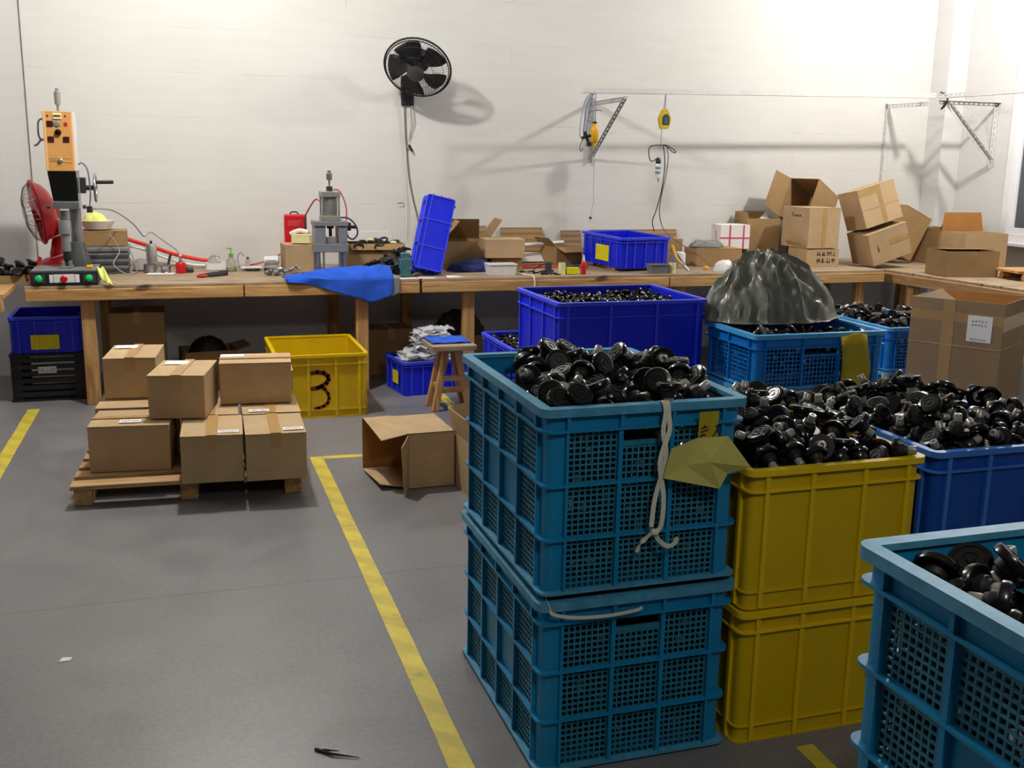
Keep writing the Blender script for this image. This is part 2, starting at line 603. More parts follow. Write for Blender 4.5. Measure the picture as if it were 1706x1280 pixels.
f = MB().box(-0.005, 0.045, 0.0, 0.05, 0.07, 1.85)
f.build('window_mullion', MAT['pvc'], win, bevel=0.004)
for a, b in ((0.05, 0.83), (-0.83, 0.0)):
    f = MB()
    f.box(0.0, 0.04, a, b, 0.07, 0.12).box(0.0, 0.04, a, b, 1.80, 1.85)
    f.box(0.0, 0.04, b - 0.045, b, 0.12, 1.80).box(0.0, 0.04, a, a + 0.045, 0.12, 1.80)
    sash = f.build('window_sash', MAT['pvc'], win, bevel=0.003)
    MB().box(0.014, 0.022, a + 0.045, b - 0.045, 0.12, 1.80).build('pane', MAT['glass'], sash)
MB().box(-0.10, 0.0, -0.93, 0.93, -0.03, 0.0).build('window_sill', MAT['pvc'], win, bevel=0.004)

# floor marking tape
def tape_strip(label, pts, wd):
    """a strip of tape laid along a polyline on the floor"""
    a, b = Vector(pts[0] + (0,)), Vector(pts[1] + (0,))
    m = MB()
    d = (b - a).normalized()
    n = Vector((-d.y, d.x, 0)) * wd / 2
    k = max(2, int((b - a).length / 0.15))
    rnd = random.Random(len(label))
    L, R = [], []
    for i in range(k + 1):
        p = a.lerp(b, i / k)
        L.append(p + n * (1 + rnd.uniform(-0.05, 0.05)))
        R.append(p - n * (1 + rnd.uniform(-0.05, 0.05)))
    for i in range(k):
        m.hexa([L[i] + Vector((0, 0, 0.0002)), L[i + 1] + Vector((0, 0, 0.0002)), R[i + 1] + Vector((0, 0, 0.0002)), R[i] + Vector((0, 0, 0.0002))][::-1],
               [L[i] + Vector((0, 0, 0.0014)), L[i + 1] + Vector((0, 0, 0.0014)), R[i + 1] + Vector((0, 0, 0.0014)), R[i] + Vector((0, 0, 0.0014))][::-1])
    return tag(m.build('floor_tape', MAT['floor_tape']), label, 'floor tape', 'yellow floor marking tape')


tape_strip('long yellow floor tape running towards the camera beside the turquoise crate stack', [(0.675, 5.50), (0.66, 0.6)], 0.068)
tape_strip('yellow floor tape running across behind the carton lying open on the floor', [(0.712, 5.475), (2.9, 5.40)], 0.055)
tape_strip('yellow floor tape on the left by the black slatted crate', [(-0.9, 7.02), (-0.93, 4.6)], 0.07)
tape_strip('yellow floor tape between the legs of the wooden stool', [(1.70, 6.85), (1.69, 5.47)], 0.06)
tape_strip('short yellow floor tape end sticking out under the yellow crate stack', [(1.615, 2.26), (1.60, 0.9)], 0.055)
# small floor scraps
m = MB()
m.tube([(0.30, 2.62, 0.004), (0.34, 2.58, 0.006), (0.41, 2.545, 0.004)], [0.005, 0.004, 0.001], 6)
m.tube([(0.32, 2.61, 0.004), (0.36, 2.585, 0.009)], [0.004, 0.001], 6)
tag(m.build('plastic_scrap', MAT['black_matt']), 'thin black plastic scrap lying on the grey floor in front', 'scrap')
m = MB().sheet([(-0.42, 3.36, 0.001), (-0.385, 3.36, 0.001), (-0.38, 3.375, 0.004), (-0.41, 3.385, 0.003)], 0.0006)
tag(m.build('paper_scrap', MAT['paper']), 'tiny white paper scrap lying on the open floor', 'scrap')

# ------------------------------------------------------------------ work benches
def bench(name, label, x0, x1, y0, y1, zt, legs, backlegs, splits, beam_h=0.075):
    t = thing(name, label, 'workbench', ((x0 + x1) / 2, (y0 + y1) / 2, 0), 0, 'timber workbenches along the walls')
    cx, cy = (x0 + x1) / 2, (y0 + y1) / 2
    rnd = random.Random(name + label)
    # top boards, running along the bench
    n = 4
    for i in range(n):
        a = y0 + (y1 - y0) * i / n
        b = y0 + (y1 - y0) * (i + 1) / n
        MB().box(x0 - cx, x1 - cx, a - cy + 0.0012, b - cy - 0.0012, zt - 0.02, zt).build('top_board', MAT['top_wood'], t, bevel=0.003)
    xs = [x0] + splits + [x1]
    for a, b in zip(xs[:-1], xs[1:]):
        MB().box(a - cx + 0.004, b - cx - 0.004, y0 - cy - 0.012, y0 - cy + 0.045, zt - 0.02 - beam_h, zt - 0.0205).build('front_beam', MAT['pine'], t, bevel=0.005)
    MB().box(x0 - cx, x1 - cx, y1 - cy - 0.06, y1 - cy - 0.01, zt - 0.02 - beam_h, zt - 0.0205).build('back_beam', MAT['pine'], t, bevel=0.004)
    for x, wd in legs:
        MB().box(x - wd / 2 - cx, x + wd / 2 - cx, y0 - cy + 0.046, y0 - cy + 0.105, 0, zt - 0.0205).build('leg', MAT['pine_v'], t, bevel=0.004)
    for x in backlegs:
        MB().box(x - 0.04 - cx, x + 0.04 - cx, y1 - cy - 0.125, y1 - cy - 0.061, 0, zt - 0.0205).build('leg', MAT['pine_v'], t, bevel=0.004)
        MB().box(x - 0.02 - cx, x + 0.02 - cx, y0 - cy + 0.106, y1 - cy - 0.126, zt - 0.085, zt - 0.0205).build('cross_rail', MAT['pine_y'], t, bevel=0.003)
    return t


bench('workbench', 'timber workbench under the welding machine and the blue cloth', -0.90, 1.60, 7.02, 8.13, 0.78,
      [(-0.545, 0.085), (1.205, 0.085)], [-0.5, 1.15], [0.42])
bench('workbench', 'timber workbench under the tilted blue tote and the carton heap', 1.615, 5.40, 7.02, 8.13, 0.78,
      [(1.965, 0.085), (3.62, 0.085), (5.22, 0.085)], [1.72, 3.6, 5.2], [3.5])
# bench along the right wall: its front edge faces the room
t = thing('workbench', 'timber workbench along the right wall below the window', 'workbench', (6.03, 6.75, 0), math.radians(4), 'timber workbenches along the walls')
for i in range(3):
    MB().box(-0.50 + i * 0.333 + 0.001, -0.50 + (i + 1) * 0.333 - 0.001, -1.38, 1.36, 0.75, 0.77).build('top_board', MAT['top_wood'], t, bevel=0.003)
MB().box(-0.512, -0.46, -1.38, 1.36, 0.672, 0.7495).build('front_beam', MAT['pine_y'], t, bevel=0.005)
for y in (1.26, 0.18, -1.25):
    MB().box(-0.455, -0.385, y - 0.035, y + 0.035, 0, 0.7495).build('leg', MAT['pine_v'], t, bevel=0.004)
    MB().box(0.40, 0.47, y - 0.035, y + 0.035, 0, 0.7495).build('leg', MAT['pine_v'], t, bevel=0.004)
# the end of another bench at the far left
t = thing('workbench', 'end of a low timber bench at the left edge', 'workbench', (-1.47, 6.72, 0), 0, 'timber workbenches along the walls')
for i in range(3):
    MB().box(-0.5, 0.5, -0.02 + i * 0.17 + 0.001, 0.15 + i * 0.17 - 0.001, 0.745, 0.775).build('top_board', MAT['pine'], t, bevel=0.003)
MB().box(-0.5, 0.49, -0.02, 0.03, 0.67, 0.7445).build('front_beam', MAT['pine'], t, bevel=0.004)
MB().box(-0.02, 0.06, 0.031, 0.1, 0, 0.7445).build('leg', MAT['pine_v'], t, bevel=0.004)
MB().box(-0.02, 0.06, 0.40, 0.47, 0, 0.7445).build('leg', MAT['pine_v'], t, bevel=0.004)

# ------------------------------------------------------------------ crates
PANELS = {}


def net_panel(wd, ht, mat, slot=None, p=0.0158, bar=0.0048):
    """lattice of bars, centred on u, standing in the x-z plane; slot = hand hole at the top"""
    key = (round(wd, 4), round(ht, 4), mat.name, slot)
    if key in PANELS:
        return PANELS[key]
    m = MB()
    top = ht
    if slot:
        top = ht - slot
        m.box(-wd / 2, wd / 2, -0.003, 0.006, top - 0.012, top)
    nx = max(2, round(wd / p))
    nz = max(2, round(top / p))
    for i in range(nx + 1):
        x = -wd / 2 + wd * i / nx
        m.box(x - bar / 2, x + bar / 2, -0.002, 0.002, 0, top - (0.012 if slot else 0))
    for j in range(nz + 1):
        z = top * j / nz
        if slot and j == nz:
            continue
        m.box(-wd / 2, wd / 2, -0.0015, 0.0025, max(0, z - bar / 2), min(top, z + bar / 2))
    me = m.mesh('mesh_panel')
    me.materials.append(mat)
    PANELS[key] = me
    return me


def mesh_crate(label, loc, W, D, H, nx, ny, nz, mats, rotz=0.0, solid_side=(), band=0.060, group='turquoise mesh crates', pitch=(0.0158, 0.0048)):
    body, rim, net = mats
    t = thing('mesh_crate', label, 'crate', loc, rotz, group)
    bw, bd = W - 0.044, D - 0.044
    zb = H - band
    # rim flange, upper band and its ledge
    m = MB().ring(W, D, 0.03, 0.03, H - 0.012, H)
    m.ring(W, D, 0.03, 0.004, H - 0.022, H - 0.012)
    m.build('rim', rim, t, 40)
    m = MB().ring(bw + 0.008, bd + 0.008, 0.022, 0.006, zb, H - 0.012)
    for s in (-1, 1):
        for i in range(nx + 1):
            x = (i / nx - 0.5) * (bw - 0.10)
            m.box(x - 0.005, x + 0.005, s * (bd / 2 + 0.003), s * (bd / 2 + 0.017), zb + 0.004, H - 0.012) if s > 0 else \
                m.box(x - 0.005, x + 0.005, -bd / 2 - 0.017, -bd / 2 - 0.003, zb + 0.004, H - 0.012)
        for i in range(ny + 1):
            y = (i / ny - 0.5) * (bd - 0.10)
            if s > 0:
                m.box(bw / 2 + 0.003, bw / 2 + 0.017, y - 0.005, y + 0.005, zb + 0.004, H - 0.012)
            else:
                m.box(-bw / 2 - 0.017, -bw / 2 - 0.003, y - 0.005, y + 0.005, zb + 0.004, H - 0.012)
    m.build('upper_band', body, t, 40)
    z0 = 0.012
    rows = [z0 + (zb - z0) * j / nz for j in range(nz + 1)]
    for j, z in enumerate(rows):
        ex = 0.034 if j in (0, nz) else 0.026
        MB().ring(bw + ex, bd + ex, 0.028, ex / 2 + 0.004, z - 0.004, z + 0.003).build('ledge', rim if j == 0 else body, t, 40)
    MB().box(-bw / 2 + 0.004, bw / 2 - 0.004, -bd / 2 + 0.004, bd / 2 - 0.004, 0.0, 0.008).build('base', body, t)
    for sx in (-1, 1):
        for sy in (-1, 1):
            m = MB()
            r = 0.022
            pts = []
            L = 0.05
            for k in range(5):
                a = math.radians(90 * k / 4)
                pts.append((bw / 2 - r + r * math.cos(a), bd / 2 - r + r * math.sin(a)))
            path = [(bw / 2, bd / 2 - L)] + pts + [(bw / 2 - L, bd / 2)]
            inn = [(x - 0.005 if i < 4 else x - 0.002, y - 0.005 if i > 2 else y) for i, (x, y) in enumerate(path)]
            q = path + inn[::-1]
            q = [(sx * x, sy * y) for x, y in q]
            k = len(q)
            vs = [(x, y, z0) for x, y in q] + [(x, y, zb) for x, y in q]
            fs = [(i, (i + 1) % k, (i + 1) % k + k, i + k) for i in range(k)]
            m.add(vs, fs)
            # outer ribs of the corner
            for (a, b) in ((bw / 2 - L, 1), ):
                m.box(*sorted((sx * (bw / 2 - L - 0.004), sx * (bw / 2 - L + 0.004))), *sorted((sy * (bd / 2 - 0.004), sy * (bd / 2 + 0.012))), z0, zb)
                m.box(*sorted((sx * (bw / 2 - 0.004), sx * (bw / 2 + 0.012))), *sorted((sy * (bd / 2 - L - 0.004), sy * (bd / 2 - L + 0.004))), z0, zb)
            m.build('corner_post', body, t, 40)
    pw = (bw - 0.10) / nx
    pd = (bd - 0.10) / ny
    for sy in (-1, 1):
        for i in range(nx):
            x = -bw / 2 + 0.05 + pw * (i + 0.5)
            if i:
                MB().box(x - pw / 2 - 0.006, x - pw / 2 + 0.006, *sorted((sy * (bd / 2 - 0.006), sy * (bd / 2 + 0.012))), z0, zb).build('rib', body, t)
            for j in range(nz):
                slot = 0.036 if (i == nx // 2 and j == nz - 1) else None
                me = net_panel(pw - 0.012, rows[j + 1] - rows[j] - 0.006, net, slot, *pitch)
                link('mesh_panel', me, net, t, 0, (x, sy * (bd / 2 - 0.003), rows[j] + 0.003))
    for sx in (-1, 1):
        for i in range(ny):
            y = -bd / 2 + 0.05 + pd * (i + 0.5)
            if i:
                MB().box(*sorted((sx * (bw / 2 - 0.006), sx * (bw / 2 + 0.012))), y - pd / 2 - 0.006, y - pd / 2 + 0.006, z0, zb).build('rib', body, t)
            for j in range(nz):
                if (i, j) in solid_side:
                    MB().box(*sorted((sx * (bw / 2 - 0.005), sx * (bw / 2 - 0.001))), y - pd / 2 + 0.006, y + pd / 2 - 0.006, rows[j] + 0.003, rows[j + 1] - 0.003).build('plain_panel', body, t)
                else:
                    me = net_panel(pd - 0.012, rows[j + 1] - rows[j] - 0.006, net, None, *pitch)
                    link('mesh_panel', me, net, t, 0, (sx * (bw / 2 - 0.003), y, rows[j] + 0.003), (0, 0, math.pi / 2))
    return t


def solid_crate(name, label, loc, W, D, H, nx, ny, mats, rotz=0.0, band=0.06, group=None, bottom=0.05, rot=None, cat='crate', wallt=0.006):
    body, rim = mats
    t = thing(name, label, cat, loc, rotz, group, rot)
    bw, bd = W - 0.03, D - 0.03
    rw = 0.0065 if H > 0.35 else 0.004
    MB().ring(bw, bd, 0.022, wallt, 0.002, H - 0.008).build('wall', body, t, 40)
    MB().box(-bw / 2 + 0.003, bw / 2 - 0.003, -bd / 2 + 0.003, bd / 2 - 0.003, 0, 0.006).build('base', body, t)
    m = MB().ring(W, D, 0.028, 0.024, H - 0.010, H)
    m.ring(W, D, 0.028, 0.004, H - 0.018, H - 0.010)
    m.build('rim', rim, t, 40)
    MB().ring(bw + 0.024, bd + 0.024, 0.03, 0.014, H - band - 0.005, H - band).build('ledge', rim, t, 40)
    if bottom:
        MB().ring(bw + 0.014, bd + 0.014, 0.027, 0.009, bottom - 0.003, bottom + 0.001).build('ledge', body, t, 40)
        MB().ring(bw + 0.014, bd + 0.014, 0.027, 0.009, 0.0, 0.005).build('ledge', body, t, 40)
    xs = [-bw / 2 + 0.045, bw / 2 - 0.045] + [(-0.5 + i / nx) * (bw - 0.04) for i in range(1, nx)]
    ys = [-bd / 2 + 0.045, bd / 2 - 0.045] + [(-0.5 + i / ny) * (bd - 0.04) for i in range(1, ny)]
    for s in (-1, 1):
        for x in xs:
            MB().box(x - rw, x + rw, *sorted((s * (bd / 2 - 0.002), s * (bd / 2 + 0.010))), 0.004, H - 0.010).build('rib', rim, t)
        for y in ys:
            MB().box(*sorted((s * (bw / 2 - 0.002), s * (bw / 2 + 0.010))), y - rw, y + rw, 0.004, H - 0.010).build('rib', rim, t)
    return t


TQ = (MAT['turq'], MAT['turq_rim'], MAT['turq_net'])
SK = (MAT['sky'], MAT['sky_rim'], MAT['sky'])
SOL = ((1, 1), (2, 1))
crate_low = mesh_crate('turquoise mesh crate at the bottom of the stack beside the long floor tape', (1.122, 2.708, 0.0), 0.575, 0.775, 0.49, 3, 4, 3, TQ, 0, SOL)
crate_top = mesh_crate('turquoise mesh crate with a yellow paper and white strap on its front', (1.122, 2.708, 0.502), 0.575, 0.775, 0.50, 3, 4, 3, TQ, 0, SOL)
crate_rl = mesh_crate('lower turquoise mesh crate of the pair in the front right corner', (1.315, 0.965, 0.0), 0.575, 0.775, 0.49, 3, 4, 3, TQ, 0, SOL)
crate_rt = mesh_crate('upper turquoise mesh crate of the pair in the front right corner', (1.315, 0.965, 0.502), 0.575, 0.775, 0.50, 3, 4, 3, TQ, 0, SOL)
crate_b2 = mesh_crate('shallow bright blue mesh crate holding the dark garbage bag', (3.035, 4.63, 0.503), 0.77, 0.54, 0.28, 3, 2, 1, SK, 0, (), 0.07, 'shallow bright blue mesh crates', (0.021, 0.0058))
crate_b2l = mesh_crate('bright blue mesh crate underneath the one with the garbage bag', (3.035, 4.63, 0.0), 0.77, 0.54, 0.50, 3, 2, 2, SK, 0, (), 0.07, 'shallow bright blue mesh crates', (0.021, 0.0058))
crate_b3 = mesh_crate('shallow bright blue mesh crate of stoppers between the garbage bag and the big carton', (4.515, 5.80, 0.323), 0.57, 0.80, 0.28, 2, 3, 1, SK, 0, (), 0.07, 'shallow bright blue mesh crates', (0.021, 0.0058))
crate_b3l = mesh_crate('bright blue mesh crate at the bottom beside the big carton', (4.515, 5.80, 0.0), 0.57, 0.80, 0.32, 2, 3, 2, SK, 0, (), 0.07, 'shallow bright blue mesh crates', (0.021, 0.0058))

YL = (MAT['yellow'], MAT['yellow_rim'])
CB = (MAT['cobalt'], MAT['cobalt_rim'])
RY = (MAT['royal'], MAT['royal_rim'])
yl = solid_crate('plastic_crate', 'yellow plastic crate at the bottom of the two-high yellow stack', (1.702, 2.70, 0.0), 0.568, 0.775, 0.397, 3, 4, YL, group='yellow plastic crates')
yt = solid_crate('plastic_crate', 'yellow plastic crate heaped with black stoppers on top of the yellow stack', (1.702, 2.70, 0.403), 0.568, 0.775, 0.40, 3, 4, YL, group='yellow plastic crates')
y3 = solid_crate('plastic_crate', 'empty yellow plastic crate with a red sprayed numeral by the cartons', (0.832, 6.735, 0.0), 0.58, 0.75, 0.40, 3, 4, YL, group='yellow plastic crates')
bl = solid_crate('plastic_crate', 'royal blue plastic crate below the one heaped with stoppers on the right', (2.315, 2.725, 0.0), 0.575, 0.775, 0.397, 3, 4, RY, group='royal blue plastic crates')
bt = solid_crate('plastic_crate', 'royal blue plastic crate heaped with black stoppers on the right', (2.315, 2.725, 0.403), 0.575, 0.775, 0.40, 3, 4, RY, group='royal blue plastic crates')
cbl = solid_crate('plastic_crate', 'large cobalt blue crate hidden at the bottom behind the turquoise stack', (2.215, 5.15, 0.0), 0.84, 0.68, 0.447, 3, 3, CB, group='large cobalt crates')
cbt = solid_crate('plastic_crate', 'large cobalt blue crate filled with glossy black parts behind the turquoise stack', (2.215, 5.15, 0.453), 0.84, 0.68, 0.45, 3, 3, CB, group='large cobalt crates', band=0.075)
tf = solid_crate('plastic_tote', 'cobalt blue tote on the floor full of clear plastic bags', (1.655, 7.05, 0.0), 0.50, 0.42, 0.235, 4, 3, CB, math.radians(8.5), 0.03, 'cobalt blue totes', 0.0, cat='tote')
ts2 = solid_crate('plastic_tote', 'cobalt blue tote under the small tote behind the stool', (2.10, 6.10, 0.0), 0.46, 0.68, 0.245, 3, 4, CB, 0, 0.03, 'cobalt blue totes', 0.0, cat='tote')
ts1 = solid_crate('plastic_tote', 'small cobalt blue tote with black parts behind the stool', (2.10, 6.10, 0.251), 0.46, 0.68, 0.245, 3, 4, CB, 0, 0.03, 'cobalt blue totes', 0.0, cat='tote')
tb = solid_crate('plastic_tote', 'cobalt blue tote with a yellow label on the bench full of black cables', (3.36, 7.54, 0.808), 0.46, 0.60, 0.235, 4, 4, CB, 0, 0.035, 'cobalt blue totes', 0.0, rot=(math.radians(1.5), math.radians(0), math.radians(9)), cat='tote')
tu = solid_crate('plastic_tote', 'dark blue tote with a yellow label under the bench on the left', (-0.825, 7.50, 0.315), 0.44, 0.50, 0.24, 3, 3, CB, 0, 0.03, 'cobalt blue totes', 0.0, cat='tote')

cs = solid_crate('plastic_crate', 'royal blue crate hidden under the big open carton', (4.33, 4.835, 0.0), 0.48, 0.48, 0.298, 3, 3, RY, math.radians(-58), group='royal blue plastic crates')
KNOBS = {
    'near': '1048 3026 953 11 25 244,1187 2391 964 -78 -33 42,1012 2660 1021 44 1 -129,1355 2900 991 -219 15 -168,988 2820 1005 101 -201 -48,1276 2511 1002 23 -37 147,1172 3027 962 -31 -7 -16,1065 2931 1000 50 -21 -149,981 2451 963 150 -53 -186,1000 2947 970 -139 84 50,1340 2592 1015 -98 0 -55,1299 2939 1013 80 -67 -94,1099 2861 1050 54 18 52,902 2572 965 -32 -96 254,1194 2457 990 134 -36 -66,974 2389 945 -7 20 -255,902 2404 942 -119 180 -12,1201 2516 1018 211 203 -22,1059 2554 1012 -31 -31 164,1163 2968 1007 100 -15 239,1062 2441 994 -26 -40 -212,963 2757 1002 64 107 236,1359 2654 1036 -5 7 254,1351 2775 1026 -168 -25 67,955 2625 994 104 87 -57,1326 2371 949 141 25 4,957 2519 948 -293 -29 9,916 2661 984 68 -105 193,1153 2901 1013 28 -34 -214,925 2448 948 -24 4 247,1330 2476 983 212 20 52,1117 2960 962 1 -274 184,1069 2390 957 -1 29 -175,1291 3025 958 123 7 177,901 2499 981 -25 51 -310,1031 2746 1034 -57 87 -250,1341 2960 973 259 -108 -28,974 2871 1006 140 -43 4,1125 2386 977 118 -62 -45,1032 2827 1059 22 67 -49,1366 3027 951 -157 -92 -157,1341 2827 989 -305 43 89,1342 2435 980 -46 -26 -169,1127 2541 1025 -83 -22 69,1019 2426 1032 -38 19 129,1190 2426 1036 -105 -55 231,1216 3026 986 106 15 179,899 2626 1019 64 221 163,1242 2444 983 39 -116 -68,904 2385 1010 -66 23 -268,1046 2882 1025 1 -79 38,955 2568 1006 92 -208 -17,909 2539 1009 91 -49 -106,1246 2974 980 106 85 145,1021 2497 984 -125 44 169,1050 2603 1031 40 -120 -271,999 2514 1001 188 2 154,904 2452 1012 96 71 -91,1217 2917 995 1 246 -220,1102 3029 970 54 4 -51,1358 2535 1017 -16 98 295,1113 2494 1000 -31 30 -276,1024 2388 969 -68 -198 -190,1089 3016 1012 -48 -26 222,1002 2919 1034 34 -5 -301,1350 2721 1031 -183 -36 -36,955 2386 1020 -49 -48 265,1187 2354 1038 -8 6 59,1252 2390 972 -24 9 224,1111 2613 1049 15 116 -92,1285 2407 997 280 81 -83,1027 2986 1003 79 -103 -256,1128 2447 987 -215 100 7,1091 2786 1047 -23 -27 -5',
    'yellow': '1517 2763 862 -1 143 107,1805 2508 836 -142 48 -70,1794 2376 800 35 81 290,1892 3023 811 9 26 130,1671 2899 869 -6 -29 -111,1819 2445 813 -25 15 -225,1923 2970 819 13 80 -184,1607 2941 851 -107 52 200,1669 2594 869 119 79 -102,1889 2464 811 160 -94 35,1730 2377 802 24 87 272,1826 2867 865 -78 -29 149,1885 2788 836 -294 25 93,1811 3055 819 -92 277 23,1688 2491 836 92 -78 174,1557 2376 794 -21 3 295,1581 2717 879 10 -97 -247,1567 2510 830 117 -17 -161,1626 2816 882 19 16 -300,1517 2565 836 -116 55 -240,1518 2659 854 42 -76 -242,1593 2642 868 20 -21 -2,1630 2441 820 223 -10 68,1525 2960 831 -79 58 308,1885 2702 851 -310 -14 -35,1918 2654 842 -6 33 -62,1574 3031 822 138 -78 119,1716 2963 849 -253 42 119,1861 2377 793 97 -30 -131,1554 2449 810 7 27 -175,1712 2433 833 -24 -12 8,1873 2600 846 46 -63 -155,1750 2559 833 1 -283 -136,1633 3035 827 61 85 -224,1772 2914 861 5 31 136,1517 2858 851 -30 -72 274,1859 2541 852 8 -30 -179,1643 2362 821 -54 -55 -73,1894 2413 800 -178 -4 244,1592 2389 821 -106 47 25,1650 2544 851 -120 -11 177,1652 2725 892 -159 -71 82,1574 2436 845 206 43 -129,1861 3027 847 54 -37 25,1678 2987 819 29 299 -31,1517 2440 866 8 49 307,1932 2832 843 -82 69 279,1922 2520 817 -17 -79 -88,1784 2978 839 290 -20 -104,1840 2971 833 31 -8 285,1887 2930 839 110 278 21,1773 2423 830 17 11 203,1899 2905 838 -45 108 146,1535 2614 893 -109 -10 -283,1518 2398 814 -79 -81 -63,1858 2468 872 48 -72 -119,1762 2619 882 1 17 58,1686 2394 829 -19 198 78,1518 3029 849 8 0 -20,1538 2512 829 -197 -16 -162,1620 3016 902 -13 -5 13,1610 3000 835 -219 4 -148,1524 2866 911 60 -52 137,1947 2901 829 -80 -130 74,1635 2499 856 73 208 123,1557 2824 872 88 -82 -237,1590 2748 884 235 65 -25,1520 2700 883 -15 -26 97,1934 2732 825 292 2 -163,1517 2926 838 -57 249 7,1828 2654 867 12 27 -27,1593 2569 852 -87 21 67,1745 2840 882 -19 2 -33,1665 2665 862 -11 300 39,1584 2884 885 13 -71 76,1748 3018 830 32 3 287,1920 2369 812 -140 -262 65',
    'blue': '2065 2767 839 -111 6 -263,2561 2533 826 -70 66 219,2157 3050 812 -180 -63 180,2218 2657 877 -27 -28 168,2112 2721 852 40 -15 -96,2328 2955 843 12 273 -133,2436 2401 787 -9 20 -178,2494 2912 845 -38 -18 -129,2521 2688 870 81 -6 263,2151 2977 834 -153 8 142,2098 2401 775 -283 -50 -61,2545 2983 813 51 -61 25,2099 2504 800 43 112 -58,2279 2469 812 23 26 -95,2300 3019 837 40 10 297,2255 2591 886 -45 48 154,2425 2526 827 58 90 112,2430 2474 785 -12 284 147,2422 2981 845 62 -95 -136,2101 2585 798 290 -29 130,2162 2475 802 278 25 55,2447 2573 844 -154 1 6,2172 2546 826 -8 38 -233,2117 2891 843 -31 -29 25,2493 2509 833 97 78 295,2163 2402 786 96 -31 179,2546 3050 799 -125 50 -192,2247 3065 821 165 -281 -3,2481 3035 815 -103 -41 -311,2507 2573 801 10 -277 -112,2358 2400 792 -92 27 -76,2083 2655 834 -68 109 -198,2156 2614 848 -72 -92 299,2226 2489 813 -84 288 -84,2488 2987 827 -108 -93 -222,2101 3004 829 49 3 -78,2186 2919 859 24 -35 -146,2111 3049 801 -27 12 95,2416 3049 817 9 -35 -215,2255 2401 791 -23 5 -295,2494 2462 821 -76 -46 90,2213 3013 830 4 40 210,2100 2447 814 21 -73 -45,2367 3052 840 -62 31 140,2473 2843 869 35 23 147,2195 2577 881 -81 -2 181,2555 2607 841 31 113 20,2512 2647 819 -289 34 6,2124 2554 854 234 -194 -38,2242 2426 827 216 29 3,2297 2805 911 2 -15 -137,2400 2421 817 199 35 -234,2313 2498 821 313 32 61,2367 2456 809 118 40 128,2542 2852 839 26 32 105,2567 2810 840 -126 219 66,2308 2401 810 210 -13 184,2252 2961 846 57 -305 99,2546 2927 829 134 -29 -113,2272 2538 843 164 18 132,2095 2955 824 -161 -55 -27,2546 2758 847 -162 -73 -81,2191 2401 790 -60 -230 75,2167 2422 838 4 311 -100,2363 2553 844 -41 1 -290,2392 2997 867 99 -5 -227',
    'right': '1204 1282 971 -55 -40 164,1285 1275 939 291 -4 17,1100 1090 952 -109 71 94,1100 1161 948 -16 12 180,1170 1228 957 -183 -70 43,1105 1282 938 -101 -32 -114,1235 1227 990 66 -30 146,1149 1147 964 -147 18 -249,1100 1220 960 -64 18 58,1139 1285 967 89 41 186',
    'b2': '2949 4427 737 77 84 -278,3071 4617 737 -1 -2 -227,3011 4597 739 100 52 -46,2721 4469 735 -9 -110 142,3159 4525 734 -3 2 -129,2917 4537 740 -83 83 -297,2815 4448 737 81 79 89,2827 4533 738 31 105 203,3352 4458 726 2 -2 216,2998 4499 738 -1 -2 268,3184 4432 734 155 -251 -10,3351 4564 727 0 4 8,3281 4566 731 56 98 -104,3283 4440 730 160 56 204,2711 4640 735 -43 -107 80,3112 4428 734 -3 -2 -294,3227 4538 734 -142 -174 -91,2856 4429 738 -159 -23 154,3064 4540 737 2 1 109,3154 4661 736 153 -55 50,2888 4588 742 98 263 35,3336 4645 705 -3 -313 139,2719 4552 747 25 -28 -218,2822 4620 738 80 81 -7,3145 4599 735 2 3 67,3041 4453 748 37 7 65,2955 4633 739 -1 0 -56,2846 4682 739 158 56 -98,3302 4513 731 -154 22 71,3237 4470 731 -106 52 -181,2777 4696 751 51 -14 -138,3088 4661 739 93 -264 -55,2900 4473 716 -2 314 -22,3328 4430 765 -46 1 -260,2967 4562 765 -109 18 -114,3173 4720 757 -40 -86 109,2762 4415 738 193 -60 -37,2823 4587 763 -30 103 -138,3022 4668 740 138 -177 -55,3271 4674 730 -86 -81 -74,3109 4498 739 -180 96 131',
    'b3': '3740 4866 838 -105 -47 217,3806 4973 832 -103 5 154,3802 4739 826 -8 17 -191,3950 4780 824 -12 1 102,3878 4748 821 -18 4 -224,3709 5022 820 -94 -62 157,3625 4957 820 151 -38 245,3823 5033 819 -19 8 16,3607 4859 819 -116 -43 236,3721 4701 818 -126 -28 231,4027 4879 817 -6 27 293,3977 4850 817 154 97 -182,4024 4803 816 14 26 -264,3643 4751 816 20 7 -121,3959 4920 816 -56 -99 262,3650 5002 816 -90 -29 -174,3565 5083 812 -75 72 38,3563 4820 808 2 90 95,3574 4967 808 70 -68 215,3682 4910 808 300 -2 100,3554 4895 807 -89 -58 278,3768 4640 807 83 53 156,3713 4777 807 -12 302 24,3564 4666 806 -50 5 88,4001 4951 805 -47 -80 166,3668 5075 805 92 -104 -138,3858 4627 801 -104 -66 199,3930 4658 800 134 200 -80,3725 5106 799 -41 -304 -86,3696 4544 799 -77 -36 283,3615 5088 799 -257 85 94,3752 4529 799 67 192 -207,3806 5126 798 21 10 263,3642 4613 793 171 -124 78,3694 4598 792 1 23 -180,3770 4584 792 0 23 -161,3736 5151 792 22 7 299,3671 5152 792 -221 -17 184,3870 5155 790 87 32 -127,4000 4728 790 298 -14 86,3997 4660 789 -50 82 86,3557 5027 789 -13 -291 53,3931 5134 787 13 -19 -272,3842 4563 785 -22 -5 309',
}

